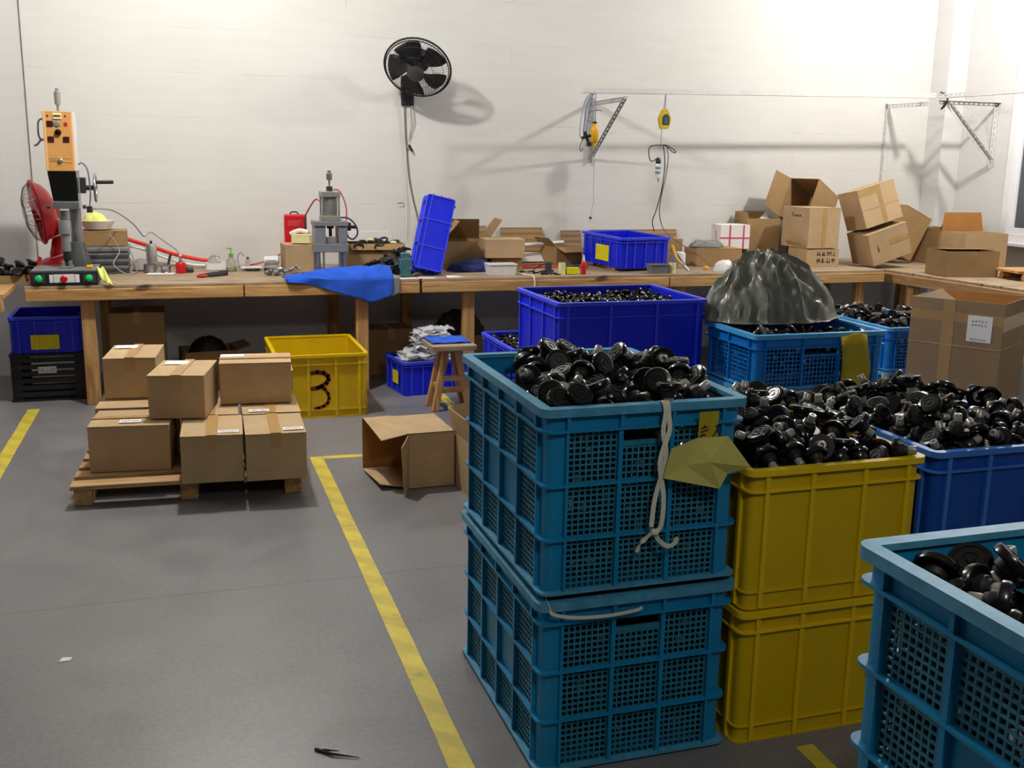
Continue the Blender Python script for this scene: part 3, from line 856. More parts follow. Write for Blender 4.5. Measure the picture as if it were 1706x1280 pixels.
# ------------------------------------------------------------------ marks on things
def strokes(name, parent, mat, org, u, v, lines, wd, lift=0.0008):
    """ribbons drawn on a flat face: org + a*u + b*v for every (a, b)"""
    org, u, v = Vector(org), Vector(u), Vector(v)
    n = u.cross(v).normalized()
    m = MB()
    for ln in lines:
        for (a, b), (c, d) in zip(ln[:-1], ln[1:]):
            p, q = org + u * a + v * b, org + u * c + v * d
            t = (q - p)
            if t.length < 1e-6:
                continue
            t.normalize()
            s = n.cross(t) * wd / 2
            e = t * wd * 0.3
            m.sheet([p - s - e + n * 0.0002, q - s + e + n * 0.0002, q + s + e + n * 0.0002, p + s - e + n * 0.0002], lift)
    return m.build(name, mat, parent)


def fake_rows(rnd, n, wd, ht):
    """short dashes of an unreadable printed line"""
    out = []
    for i in range(n):
        x = wd * (i + 0.15) / n
        k = wd / n * 0.62
        for j in range(3):
            y = ht * rnd.random()
            if rnd.random() < 0.5:
                out.append([(x, y), (x + k, y)])
            else:
                xx = x + k * rnd.random()
                out.append([(xx, 0), (xx, ht)])
    return out


# the red numeral sprayed on the empty yellow crate
fy = -(0.75 - 0.03) / 2 - 0.0005
num = [(-0.055, 0.285), (-0.02, 0.29), (0.02, 0.283), (0.045, 0.262), (0.05, 0.24), (0.035, 0.218), (0.01, 0.202), (-0.02, 0.19), (-0.055, 0.186)]
num2 = [(-0.01, 0.196), (0.025, 0.18), (0.045, 0.15), (0.05, 0.12), (0.04, 0.09), (0.015, 0.072), (-0.015, 0.062), (-0.04, 0.06)]
strokes('sprayed_numeral', y3, MAT['spray'], (-0.01, fy, 0), (1, 0, 0), (0, 0, 1), [num], 0.026)
strokes('sprayed_numeral', y3, MAT['spray'], (-0.01, fy, 0), (1, 0, 0), (0, 0, 1), [num2], 0.019)
# blue scuff on the lower yellow crate
strokes('blue_scuff', yl, MAT['turq'], (0.16, -0.3735, 0.15), (1, 0, 0), (0, 0, 1), [[(0, 0), (0.012, 0.05), (0.028, 0.09), (0.04, 0.13)]], 0.022)


def yellow_label(parent, cx, y, cz, wd, ht, rotz=0.0):
    m = MB().box(cx - wd / 2, cx + wd / 2, y - 0.001, y, cz - ht / 2, cz + ht / 2)
    p = m.build('label_sticker', MAT['yellow_label'], parent)
    rnd = random.Random(3)
    L = []
    for k in range(4):
        L += [[(a + cx - wd / 2 + 0.01, b + cz + ht / 2 - 0.02 - k * ht * 0.2) for a, b in ln] for ln in fake_rows(rnd, 6, wd - 0.02, ht * 0.09)]
    strokes('label_print', p, MAT['amber'], (0, y - 0.001, 0), (1, 0, 0), (0, 0, 1), L, 0.0022, 0.0004)
    return p


yellow_label(tu, -0.005, -0.2455, 0.075, 0.17, 0.095)
# label of the floor tote and of the bench tote sit on their short left sides
for tt, W_, wd, ht, cz in ((tf, 0.50, 0.11, 0.09, 0.11), (tb, 0.46, 0.19, 0.12, 0.10)):
    m = MB().box(-W_ / 2 + 0.0030, -W_ / 2 + 0.0049, -wd / 2 - 0.03, wd / 2 - 0.03, cz - ht / 2, cz + ht / 2)
    m.build('label_sticker', MAT['yellow_label'], tt)

# ------------------------------------------------------------------ black stoppers heaped in the crates
KM = {}
m = MB().lathe([(0.020, -0.006), (0.0350, -0.006), (0.037, -0.0035), (0.037, 0.005), (0.0345, 0.0095), (0.0265, 0.0115), (0.0258, 0.0098),
                (0.0215, 0.0098), (0.0205, 0.0118), (0.0135, 0.0118), (0.0125, 0.010), (0.0075, 0.010), (0.006, 0.0125)], 20)
KM['cap'] = m.mesh('cap', 35)
m = MB().lathe([(0.012, -0.030), (0.0145, -0.029), (0.0165, -0.022), (0.0205, -0.019), (0.0215, -0.006), (0.015, -0.0055)], 14)
KM['hub'] = m.mesh('hub', 35)
m = MB().lathe([(0.0045, -0.042), (0.0055, -0.0525), (0.0108, -0.0525), (0.0122, -0.050), (0.0122, -0.033), (0.0112, -0.032), (0.0112, -0.028), (0.008, -0.027)], 12)
KM['stub'] = m.mesh('stub', 35)
KM['cap'].materials.append(MAT['black'])
KM['hub'].materials.append(MAT['black_matt'])
KM['stub'].materials.append(MAT['stub'])


def knob(loc, rot, label, group):
    t = thing('plastic_stopper', label, 'stopper', loc, 0, group, rot)
    for k in ('cap', 'hub', 'stub'):
        link(k, KM[k], None, t)
    return t


HEAPS = {'near': ('black round plastic stopper with pale stub heaped in the near turquoise crate', 'stoppers in the near turquoise crate'),
         'yellow': ('black round plastic stopper with pale stub heaped in the yellow crate', 'stoppers in the yellow crate'),
         'blue': ('black round plastic stopper with pale stub heaped in the royal blue crate', 'stoppers in the royal blue crate'),
         'right': ('black round plastic stopper with pale stub in the front right corner crate', 'stoppers in the front right crate'),
         'b2': ('black round plastic stopper with pale stub beside the dark garbage bag', 'stoppers in the crate with the garbage bag'),
         'b3': ('black round plastic stopper with pale stub in the crate next to the big carton', 'stoppers in the crate next to the big carton')}
proto = None
for key, (lb, gr) in HEAPS.items():
    off = (0.735, 0.98, -0.18) if key == 'b3' else (0, 0, 0)
    for rec in KNOBS[key].split(','):
        a = [int(q) for q in rec.split()]
        loc = (a[0] / 1000 + off[0], a[1] / 1000 + off[1], a[2] / 1000 + off[2])
        rot = (a[3] / 100, a[4] / 100, a[5] / 100)
        if proto is None:
            proto = knob(loc, rot, lb, gr)
        else:
            dup(proto, loc, rot, lb, gr)


def knob_bed(label, cx, cy, W, D, z0, topf, seed, rows=None):
    """the uncountable rest of the stoppers below the heap: one joined mesh"""
    rnd = random.Random(seed)
    vs, fs, mi = [], [], []
    n = 8
    prof = [(0.036, -0.006), (0.036, 0.010), (0.019, -0.020), (0.0118, -0.050)]
    sp = 0.066
    nx, ny = max(1, int(W / sp)), max(1, int(D / sp))
    for i in range(nx):
        for j in range(ny):
            x = -W / 2 + W * (i + 0.5) / nx
            y = -D / 2 + D * (j + 0.5) / ny
            top = topf(x, y)
            z = top - 0.045
            while z > z0 + 0.03:
                e = Euler((rnd.uniform(0, 6.28), rnd.uniform(0, 6.28), rnd.uniform(0, 6.28))).to_matrix()
                px = min(max(x + rnd.uniform(-0.012, 0.012), -W / 2 + 0.042), W / 2 - 0.042)
                py = min(max(y + rnd.uniform(-0.012, 0.012), -D / 2 + 0.042), D / 2 - 0.042)
                c = Vector((px, py, z))
                b = len(vs)
                for (r, h) in ((0.036, 0.010), (0.036, -0.006), (0.017, -0.012), (0.0118, -0.03), (0.0118, -0.042)):
                    for k in range(n):
                        a = 2 * math.pi * k / n
                        vs.append(c + e @ Vector((r * math.cos(a), r * math.sin(a), h + 0.012)))
                for ring in range(4):
                    for k in range(n):
                        k2 = (k + 1) % n
                        fs.append((b + ring * n + k, b + (ring + 1) * n + k, b + (ring + 1) * n + k2, b + ring * n + k2))
                        mi.append(1 if ring == 3 else 0)
                fs.append(tuple(b + k for k in range(n)))
                mi.append(0)
                fs.append(tuple(b + 4 * n + k for k in range(n))[::-1])
                mi.append(1)
                z -= 0.058
                if rows is not None and z < top - rows * 0.058:
                    break
    me = bpy.data.meshes.new('stopper_fill')
    me.from_pydata([tuple(v) for v in vs], [], fs)
    me.materials.append(MAT['black'])
    me.materials.append(MAT['stub'])
    me.polygons.foreach_set('material_index', mi)
    me.update()
    o = bpy.data.objects.new('stopper_fill', me)
    COL.objects.link(o)
    o.location = (cx, cy, 0)
    o['kind'] = 'stuff'
    tag(o, label, 'stoppers')
    return o


def mound(rim, base, amp, ox, oy, s):
    return lambda x, y: rim + base + amp * math.exp(-((x - ox) ** 2 + (y - oy) ** 2) / (2 * s * s))


def near_top(x, y):
    k = min(1.0, max(0.0, (-0.02 - x + 0.35 * y) / 0.15))
    return mound(1.002, -.115, .15, .06, 0, .19)(x, y) - 0.12 * k


knob_bed('dense fill of black stoppers under the heap in the near turquoise crate', 1.122, 2.708, 0.505, 0.705, 0.515, near_top, 1)
knob_bed('dense fill of black stoppers seen through the bottom turquoise crate of the stack', 1.122, 2.708, 0.505, 0.705, 0.012, lambda x, y: 0.46, 2)
knob_bed('dense fill of black stoppers under the heap in the yellow crate', 1.702, 2.70, 0.515, 0.72, 0.42, mound(.803, -.075, .13, 0, .05, .23), 3, 3)
knob_bed('dense fill of black stoppers under the heap in the royal blue crate', 2.315, 2.725, 0.52, 0.72, 0.42, mound(.803, -.075, .15, 0, .05, .2), 4, 3)
knob_bed('dense fill of black stoppers low in the front right corner crate', 1.315, 0.965, 0.505, 0.705, 0.515, mound(1.002, -.13, .08, .05, .1, .2), 5)
knob_bed('dense fill of black stoppers in the lower crate of the front right corner', 1.315, 0.965, 0.505, 0.705, 0.012, lambda x, y: 0.46, 6)
knob_bed('dense fill of black stoppers under the dark garbage bag', 3.035, 4.63, 0.70, 0.47, 0.515, mound(.783, -.10, .02, -.1, -.05, .3), 7)
knob_bed('dense fill of black stoppers in the crate next to the big carton', 4.515, 5.80, 0.50, 0.73, 0.335, mound(.603, -.08, .10, 0, .05, .25), 8)

# glossy small black parts: open rings with a lip
m = MB().lathe([(0.016, 0.0), (0.024, 0.0), (0.026, 0.004), (0.026, 0.014), (0.022, 0.017), (0.018, 0.016), (0.017, 0.006), (0.012, 0.004)], 12)
RING = m.mesh('ring_part', 35)
RING.materials.append(MAT['black'])


def ring_heap(label, group, cx, cy, W, D, topf, seed, sp=0.047, rotz=0.0, name='black_ring'):
    rnd = random.Random(seed)
    nx, ny = int(W / sp), int(D / sp)
    cr, sr = math.cos(rotz), math.sin(rotz)
    for i in range(nx):
        for j in range(ny):
            x = -W / 2 + W * (i + 0.5) / nx + rnd.uniform(-0.008, 0.008)
            y = -D / 2 + D * (j + 0.5) / ny + rnd.uniform(-0.008, 0.008)
            z = topf(x, y)
            if z is None:
                continue
            o = link(name, RING, None, None, 0, (cx + x * cr - y * sr, cy + x * sr + y * cr, z + rnd.uniform(0, 0.016)),
                     (rnd.uniform(-1.2, 1.2), rnd.uniform(-1.2, 1.2), rnd.uniform(0, 6.28)))
            tag(o, label, 'ring', group)


def ring_bed(label, cx, cy, W, D, z0, z1, seed, rotz=0.0):
    rnd = random.Random(seed)
    base = MB().lathe([(0.014, 0.0), (0.026, 0.002), (0.026, 0.014), (0.016, 0.016)], 8)
    out = MB()
    sp = 0.05
    nx, ny = int(W / sp), int(D / sp)
    z = z1
    while z > z0:
        for i in range(nx):
            for j in range(ny):
                e = Euler((rnd.uniform(-1, 1), rnd.uniform(-1, 1), 0)).to_matrix()
                c = Vector((-W / 2 + W * (i + 0.5) / nx, -D / 2 + D * (j + 0.5) / ny, z + rnd.uniform(-0.008, 0.008)))
                out.add([e @ Vector(v) + c for v in base.v], base.f)
        z -= 0.03
    o = out.build('ring_fill', MAT['black'])
    o.location = (cx, cy, 0)
    o.rotation_euler = (0, 0, rotz)
    o['kind'] = 'stuff'
    return tag(o, label, 'rings')


ring_heap('small glossy black ring part lying in the large cobalt crate', 'rings in the large cobalt crate', 2.215, 5.15, 0.76, 0.60,
          lambda x, y: 0.842 + 0.022 * noise.noise((x * 6, y * 6, 1)), 11, 0.05)
ring_bed('bed of glossy black ring parts filling the large cobalt crate', 2.215, 5.15, 0.78, 0.62, 0.78, 0.825, 12)
ring_heap('small glossy black ring part lying in the small tote behind the stool', 'rings in the small tote', 2.10, 6.10, 0.38, 0.60,
          lambda x, y: 0.455 + 0.02 * noise.noise((x * 8, y * 8, 4)), 13, 0.06)
ring_bed('bed of glossy black ring parts filling the small tote behind the stool', 2.10, 6.10, 0.40, 0.62, 0.40, 0.44, 14)

# ------------------------------------------------------------------ papers, strap and sleeve hanging on crates
t = thing('paper_note', 'crumpled yellow paper hanging on the front of the near turquoise crate', 'paper', (1.272, 2.318, 0.862))
fx = lambda x, z, y=0.0: (x, -0.012 - y, z)
m = MB()
m.sheet([fx(-0.02, 0.035), fx(0.035, 0.035), fx(0.037, 0.115), fx(-0.018, 0.115)], 0.001)
tg = m.build('tag_strip', MAT['yellow_film'], t)
P = dict(a=fx(-0.10, 0.028, 0.014), b=fx(-0.03, 0.050, 0.012), c=fx(0.05, 0.055, 0.03), d=fx(0.118, -0.03, 0.036), e=fx(0.062, -0.05, 0.018), f=fx(0.035, -0.085, 0.028), g=fx(-0.118, -0.05, 0.01), h=fx(0.0, -0.01, 0.034), i=fx(-0.055, -0.02, 0.012))
m = MB()
for tri in ('abi', 'bch', 'bhi', 'cdh', 'deh', 'efh', 'fih', 'fgi', 'gai'):
    pts = [Vector(P[q]) for q in tri]
    if (pts[1] - pts[0]).cross(pts[2] - pts[0]).y > 0:
        pts = pts[::-1]
    m.sheet(pts, 0.0012)
m.build('sheet', MAT['yellow_paper'], t)
ln = [[(-0.012, 0.072), (0.006, 0.075)], [(-0.003, 0.08), (-0.002, 0.075)], [(-0.013, 0.062), (0.008, 0.067)], [(-0.014, 0.05), (-0.006, 0.055), (0.0, 0.053)],
      [(0.036, 0.078), (0.032, 0.062), (0.022, 0.048)], [(0.033, 0.066), (0.042, 0.052)], [(0.03, 0.076), (0.037, 0.074)]]
strokes('handwriting', tg, MAT['ink'], (0, -0.0135, 0), (1, 0, 0), (0, 0, 1), ln, 0.0035)

t = thing('strap', 'white woven strap tied in a bow over the front of the near crate', 'strap', (1.158, 2.32, 1.0))


def ribbon(m, pts, wd, th=0.0015, side=(1, 0, 0)):
    pts = [Vector(p) for p in pts]
    side = Vector(side).normalized()
    for p, q in zip(pts[:-1], pts[1:]):
        d = (q - p).normalized()
        s = (side - d * side.dot(d))
        s = s.normalized() * wd / 2
        n = s.cross(d).normalized() * th
        m.hexa([p - s, p + s, q + s, q - s], [p - s + n, p + s + n, q + s + n, q - s + n])


m = MB()
ribbon(m, spline([(0.0, 0.02, 0.004), (0.0, -0.004, 0.006), (0.002, -0.012, -0.02), (-0.004, -0.014, -0.069), (0.006, -0.016, -0.138), (-0.02, -0.018, -0.241), (-0.028, -0.02, -0.318)], 5), 0.013)
m.build('tail', MAT['strap'], t, 40)
m = MB()
ribbon(m, spline([(0.008, 0.02, 0.005), (0.008, -0.005, 0.0065), (0.01, -0.014, -0.03), (0.012, -0.016, -0.069), (-0.012, -0.02, -0.146), (0.004, -0.018, -0.241), (0.0, -0.018, -0.320), (-0.022, -0.02, -0.331)], 5), 0.013)
m.build('tail', MAT['strap'], t, 40)
m = MB()
ribbon(m, spline([(-0.022, -0.022, -0.331), (-0.045, -0.026, -0.344), (-0.062, -0.024, -0.365), (-0.066, -0.022, -0.383)], 5), 0.012, side=(0.6, 0, 0.8))
ribbon(m, spline([(-0.022, -0.022, -0.331), (-0.005, -0.026, -0.357), (0.02, -0.03, -0.372), (0.045, -0.026, -0.361), (0.038, -0.024, -0.353)], 5), 0.012, side=(-0.3, 0, 1))
m.build('bow', MAT['strap'], t, 40)
m = MB().cyl((-0.03, -0.022, -0.331), (-0.012, -0.022, -0.334), 0.009, 10)
m.build('knot', MAT['strap'], t, 40)
# second strap caught between the two crates
m = MB()
ribbon(m, spline([(0.868, 2.36, 0.488), (0.862, 2.318, 0.486), (0.872, 2.309, 0.468), (0.93, 2.307, 0.453), (1.02, 2.307, 0.447), (1.10, 2.307, 0.452), (1.12, 2.309, 0.457)], 6), 0.009, side=(0, 0, 1))
tag(m.build('strap', MAT['strap'], None, 40), 'thin white strap pinched between the two stacked turquoise crates', 'strap')
# yellow film sleeve on the bright blue crate
m = MB()
rows, cols = 8, 4
vs, fs = [], []
for j in range(rows + 1):
    for i in range(cols + 1):
        u, v = i / cols, j / rows
        wdt = 0.165 * (0.9 + 0.2 * v if v < 0.5 else 1.0)
        vs.append((3.19 + (u - 0.5) * wdt + 0.02 * math.sin(v * 2.5), 4.342 - 0.01 - 0.012 * math.sin(u * 6 + v * 3) ** 2, 0.765 - 0.30 * v + 0.02 * math.sin(u * 2.6)))
for j in range(rows):
    for i in range(cols):
        a = j * (cols + 1) + i
        fs.append((a, a + cols + 1, a + cols + 2, a + 1))
m.add(vs, fs)
o = m.build('film_sleeve', MAT['yellow_film'], None, 60)
sm = o.modifiers.new('solid', 'SOLIDIFY')
sm.thickness = 0.0012
tag(o, 'translucent yellow sleeve hanging on the crate with the garbage bag', 'sleeve')

# ------------------------------------------------------------------ dark garbage bag on the stoppers
def bag(name, label, mat, loc, rx, ry, rz, seed, peak=(0.0, 0.0), amp=1.0, cat='bag', nu=72, nv=34, smooth=70):
    vs, fs = [], []
    for j in range(nv + 1):
        v = j / nv
        el = v * math.pi / 2
        for i in range(nu):
            a = 2 * math.pi * i / nu
            rad = math.cos(el) ** 0.75
            x, y, z = rad * math.cos(a), rad * math.sin(a), math.sin(el) ** 1.15
            # radial gathers running to the tied top, plus crumples
            g = 0.10 * math.sin(a * 5 + seed + 1.5 * noise.noise((x * 2, y * 2, seed))) * (0.25 + v)
            c = 0.16 * (abs(noise.noise((x * 2.4 + seed, y * 2.4, z * 2.4))) - 0.25) + 0.09 * (abs(noise.noise((x * 5.5, y * 5.5 + seed, z * 5.5))) - 0.2) + 0.04 * noise.noise((x * 12, y * 12, z * 12 + seed))
            k = 1 + amp * (g * math.cos(el) + c)
            px = peak[0] * v ** 1.6
            py = peak[1] * v ** 1.6
            vs.append((rx * (x * k + px), ry * (y * k + py), max(0.0, rz * z * (1 + amp * c * 0.9))))
    for j in range(nv):
        for i in range(nu):
            i2 = (i + 1) % nu
            fs.append((j * nu + i, j * nu + i2, (j + 1) * nu + i2, (j + 1) * nu + i))
    fs.append(tuple(range(nu))[::-1])
    m = MB().add(vs, fs)
    o = m.build(name, mat, None, smooth)
    o.location = loc
    tag(o, label, cat)
    return o


MAT['bag'] = plain('dark_grey_bag_film', srgb(116, 118, 108), 0.27, var=0.3, scale=5, bmp=0.25)


def draped_bag(label, loc, rx, ry, rz, nu=120, nv=60):
    """a limp sack: a wide slumped dome whose folds run down from a gathered neck"""
    vs, fs = [], []
    rg = lambda q: 1 - min(1.0, abs(q) * 2.6)              # sharp ridge where the noise crosses zero
    for j in range(nv + 1):
        r = 1 - j / nv * 0.985
        for i in range(nu):
            a = 2 * math.pi * i / nu
            c, s_ = math.cos(a), math.sin(a)
            lean = 0.10 * (1 - r)
            # outline of the hem is uneven
            hem = 1 + 0.10 * noise.noise((c * 1.5 + 3, s_ * 1.5, 0)) + 0.09 * noise.noise((c * 5, s_ * 5 + 1, 2)) + (0.14 * max(0.0, c) ** 3)
            dome = max(0.0, 1 - r ** 2.1) ** 1.0
            # long folds: the noise varies quickly round the sack and slowly down it
            k = 2.3
            n1 = noise.noise((c * k + 7, s_ * k, r * 0.9))
            n2 = noise.noise((c * 4.6, s_ * 4.6 + 5, r * 1.6 + 3))
            n3 = noise.noise((c * r * 4.0 + 1, s_ * r * 4.0, 8.0))
            n4 = noise.noise((c * r * 9.0, s_ * r * 9.0 + 2, 4.0))
            env = math.sin(math.pi * min(1.0, max(0.0, r)) ** 0.8) ** 0.7
            d = env * (0.16 * (rg(n1) - 0.4) + 0.08 * (rg(n2) - 0.35)) + 0.10 * (rg(n3) - 0.4) * min(1, r * 3) + 0.035 * n4
            neck = 0.10 * rg(noise.noise((c * 3, s_ * 3, 2.0))) * math.exp(-((r - 0.12) / 0.10) ** 2)
            rad = r * hem * (1 + 0.55 * d)
            x = rx * (c * rad - lean)
            y = ry * (s_ * rad + 0.10 * (1 - r))
            z = rz * (dome + 0.85 * d + neck - 0.16 * math.exp(-(r / 0.07) ** 2))
            if r > 0.9:
                z *= (1 - r) / 0.1
            vs.append((x, y, max(0.0, z)))
    for j in range(nv):
        for i in range(nu):
            i2 = (i + 1) % nu
            fs.append((j * nu + i, j * nu + i2, (j + 1) * nu + i2, (j + 1) * nu + i))
    fs.append(tuple(range(nu))[::-1])
    fs.append(tuple(nv * nu + i for i in range(nu)))
    o = MB().add(vs, fs).build('garbage_bag', MAT['bag'], None, 75)
    o.location = loc
    return tag(o, label, 'bag')


draped_bag('crumpled dark grey garbage bag lying on the bright blue mesh crate', (3.0, 4.85, 0.79), 0.385, 0.23, 0.325)

# ------------------------------------------------------------------ cartons
def carton(label, loc, w, d, h, rotz=0.0, rot=None, group=None, mat='card', seam='y', sticker=None, tape=True, print_rows=True, creases=False):
    """closed carton, origin at the centre of its base"""
    t = thing('carton', label, 'carton', loc, rotz, group, rot)
    M_ = MAT[mat]
    th = 0.004
    MB().box(-w / 2, w / 2, -d / 2, d / 2, 0, h - th).build('body', M_, t, bevel=0.004)
    g = 0.0012
    if seam == 'y':
        parts = (((-w / 2 - 0.001, -g), (-d / 2 - 0.001, d / 2 + 0.001)), ((g, w / 2 + 0.001), (-d / 2 - 0.001, d / 2 + 0.001)))
    else:
        parts = (((-w / 2 - 0.001, w / 2 + 0.001), (-d / 2 - 0.001, -g)), ((-w / 2 - 0.001, w / 2 + 0.001), (g, d / 2 + 0.001)))
    rnd = random.Random(label)
    for (xa, xb), (ya, yb) in parts:
        k = rnd.uniform(0.0, 0.004)
        MB().hexa([(xa, ya, h - th), (xb, ya, h - th), (xb, yb, h - th), (xa, yb, h - th)],
                  [(xa, ya, h + k), (xb, ya, h + k * 0.3), (xb, yb, h), (xa, yb, h)]).build('top_flap', M_, t, bevel=0.0015)
    if tape:
        tw = 0.024
        m = MB()
        if seam == 'y':
            m.box(-tw, tw, -d / 2 - 0.002, d / 2 + 0.002, h + 0.0042, h + 0.0048)
            m.box(-tw, tw, -d / 2 - 0.0026, -d / 2 - 0.0016, h - min(0.07, h * 0.4), h + 0.0048)
            m.box(-tw, tw, d / 2 + 0.0016, d / 2 + 0.0026, h - 0.06, h + 0.0048)
        else:
            m.box(-w / 2 - 0.002, w / 2 + 0.002, -tw, tw, h + 0.0042, h + 0.0048)
            m.box(-w / 2 - 0.0026, -w / 2 - 0.0016, -tw, tw, h - 0.06, h + 0.0048)
            m.box(w / 2 + 0.0016, w / 2 + 0.0026, -tw, tw, h - 0.06, h + 0.0048)
        m.build('packing_tape', MAT['pack_tape'], t)
    if sticker:
        sx, sy, sw, sd = sticker
        p = MB().box(sx - sw / 2, sx + sw / 2, sy - sd / 2, sy + sd / 2, h + 0.0046, h + 0.0056).build('sticker', MAT['paper'], t)
        if print_rows:
            L = [[(a + sx - sw / 2 + 0.008, b + sy - sd * 0.18) for a, b in l_] for l_ in fake_rows(rnd, 6, sw - 0.016, sd * 0.36)]
            strokes('print', p, MAT['ink_grey'], (0, 0, h + 0.0056), (1, 0, 0), (0, 1, 0), L, 0.0028, 0.0003)
    return t


def open_carton(label, loc, w, d, h, flaps, rotz=0.0, rot=None, mat='card', flap_len=None, group=None, base=True, inmat='card_in', tapes=()):
    """carton without a closed top; flaps = dict side -> opening angle from upright (0 = upright, 90 = level outwards, negative = inwards)"""
    t = thing('carton', label, 'carton', loc, rotz, group, rot)
    th = 0.005
    M_ = MAT[mat]
    MB().box(-w / 2, w / 2, -d / 2, -d / 2 + th, 0, h).build('side_panel', M_, t)
    MB().box(-w / 2, w / 2, d / 2 - th, d / 2, 0, h).build('side_panel', M_, t)
    MB().box(-w / 2, -w / 2 + th, -d / 2 + th, d / 2 - th, 0, h).build('side_panel', M_, t)
    MB().box(w / 2 - th, w / 2, -d / 2 + th, d / 2 - th, 0, h).build('side_panel', M_, t)
    if base:
        MB().box(-w / 2 + th, w / 2 - th, -d / 2 + th, d / 2 - th, 0, th).build('base_panel', M_, t)
    for side, ang in flaps.items():
        a = math.radians(ang)
        fl = (flap_len or min(w, d) / 2)
        if side in ('-y', '+y'):
            s = -1 if side == '-y' else 1
            p = [(-w / 2 + 0.002, s * d / 2, h), (w / 2 - 0.002, s * d / 2, h)]
            off = Vector((0, s * math.sin(a), math.cos(a))) * fl
        else:
            s = -1 if side == '-x' else 1
            p = [(s * w / 2, -d / 2 + 0.002, h), (s * w / 2, d / 2 - 0.002, h)]
            off = Vector((s * math.sin(a), 0, math.cos(a))) * fl
        p = [Vector(q) for q in p]
        k = 0.06
        m = MB().sheet([p[0], p[1], p[1] + off - (p[1] - p[0]) * k, p[0] + off + (p[1] - p[0]) * k], 0.004)
        m.build('flap', M_, t)
    for (sd, zc, wd) in tapes:
        if sd == '-y':
            MB().box(-w / 2, w / 2, -d / 2 - 0.001, -d / 2 - 0.0002, zc - wd / 2, zc + wd / 2).build('packing_tape', MAT['pack_tape_clear'], t)
        if sd == '-yv':
            MB().box(zc - wd / 2, zc + wd / 2, -d / 2 - 0.0016, -d / 2 - 0.0006, 0, h).build('packing_tape', MAT['pack_tape_clear'], t)
        if sd == '+x':
            MB().box(w / 2 + 0.0002, w / 2 + 0.001, -d / 2, d / 2, zc - wd / 2, zc + wd / 2).build('packing_tape', MAT['pack_tape_clear'], t)
        if sd == '-x':
            MB().box(-w / 2 - 0.001, -w / 2 - 0.0002, -d / 2, d / 2, zc - wd / 2, zc + wd / 2).build('packing_tape', MAT['pack_tape_clear'], t)
    return t


# pallet
t = thing('pallet', 'low timber pallet carrying the brown cartons', 'pallet', (0.035, 5.42, 0), math.radians(-3))
for x in (-0.47, 0.0, 0.48):
    MB().box(x - 0.04, x + 0.04, -0.49, 0.49, 0, 0.085).build('stringer', MAT['pine_y'], t, bevel=0.006)
for i in range(7):
    y = -0.47 + i * 0.156
    MB().box(-0.52, 0.52, y - 0.05, y + 0.05, 0.0855, 0.106).build('plank', MAT['pallet_wood'], t, bevel=0.004)
GP = 'cartons on the pallet'
ZP = 0.1075
HL = 0.225
carton('wide carton at the front left of the pallet', (-0.235, 5.27, ZP), 0.37, 0.33, HL, math.radians(-6), None, GP, 'card', 'x', (0.0, -0.09, 0.10, 0.06))
carton('half hidden carton behind the wide front left one on the pallet', (-0.21, 5.68, ZP), 0.40, 0.40, HL, math.radians(-4), None, GP, 'card', 'x')
carton('carton at the front middle of the pallet beside the right front one', (0.128, 5.015, ZP), 0.278, 0.385, HL, math.radians(-3), None, GP, 'card', 'y', (0.075, -0.14, 0.095, 0.045))
carton('hidden carton behind the front middle one on the pallet', (0.135, 5.42, ZP), 0.272, 0.385, HL, math.radians(-3), None, GP)
carton('carton at the front right corner of the pallet', (0.413, 4.985, ZP), 0.278, 0.385, HL, math.radians(-2), None, GP, 'card', 'y', (0.082, -0.13, 0.095, 0.045))
carton('half hidden carton behind the front right corner one on the pallet', (0.43, 5.40, ZP), 0.285, 0.40, HL, math.radians(-2), None, GP, 'card', 'y', (-0.06, -0.15, 0.10, 0.05))
Z2 = ZP + HL + 0.007
carton('carton at the top left of the pallet stack, furthest back', (-0.235, 5.87, Z2), 0.262, 0.40, 0.215, math.radians(-6), None, GP, 'card', 'y', (-0.055, 0.12, 0.115, 0.09), print_rows=False)
carton('turned carton in the middle of the upper layer overhanging the front', (0.01, 5.36, Z2), 0.268, 0.40, 0.213, math.radians(-11), None, GP, 'card', 'y', (-0.05, 0.11, 0.115, 0.09), print_rows=False)
carton('wide carton on the right of the upper layer', (0.375, 5.53, Z2), 0.36, 0.265, 0.215, math.radians(-5), None, GP, 'card', 'x', (-0.12, 0.06, 0.12, 0.07), print_rows=False)
carton('carton mostly hidden behind the wide upper right one', (0.44, 5.83, Z2), 0.30, 0.28, 0.11, math.radians(-3), None, GP, 'card', 'y', (0.11, -0.06, 0.05, 0.10), print_rows=False)

# open carton lying on its side on the floor; opening to the left
t = thing('carton', 'open empty carton lying on its side on the floor', 'carton', (1.15, 5.01, 0.0), math.radians(2))
a, b, hh, th = 0.115, 0.19, 0.282, 0.005
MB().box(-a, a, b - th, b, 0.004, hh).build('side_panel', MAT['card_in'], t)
MB().box(-a, a, -b, -b + th, 0.004, hh).build('side_panel', MAT['card'], t)
MB().box(a - th, a, -b + th, b - th, 0.004, hh - th).build('base_panel', MAT['card'], t)
MB().box(-a, a, -b, b, hh - th, hh).build('side_panel', MAT['card'], t)
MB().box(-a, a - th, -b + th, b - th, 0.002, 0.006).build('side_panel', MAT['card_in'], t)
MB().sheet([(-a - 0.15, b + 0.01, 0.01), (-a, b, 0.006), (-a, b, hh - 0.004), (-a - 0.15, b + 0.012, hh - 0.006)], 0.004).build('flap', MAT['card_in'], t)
MB().sheet([(-a, -b, hh - 0.001), (-a, b, hh - 0.001), (-a - 0.145, b + 0.005, hh - 0.006), (-a - 0.13, -b + 0.03, hh - 0.035)], 0.004).build('flap', MAT['card'], t)
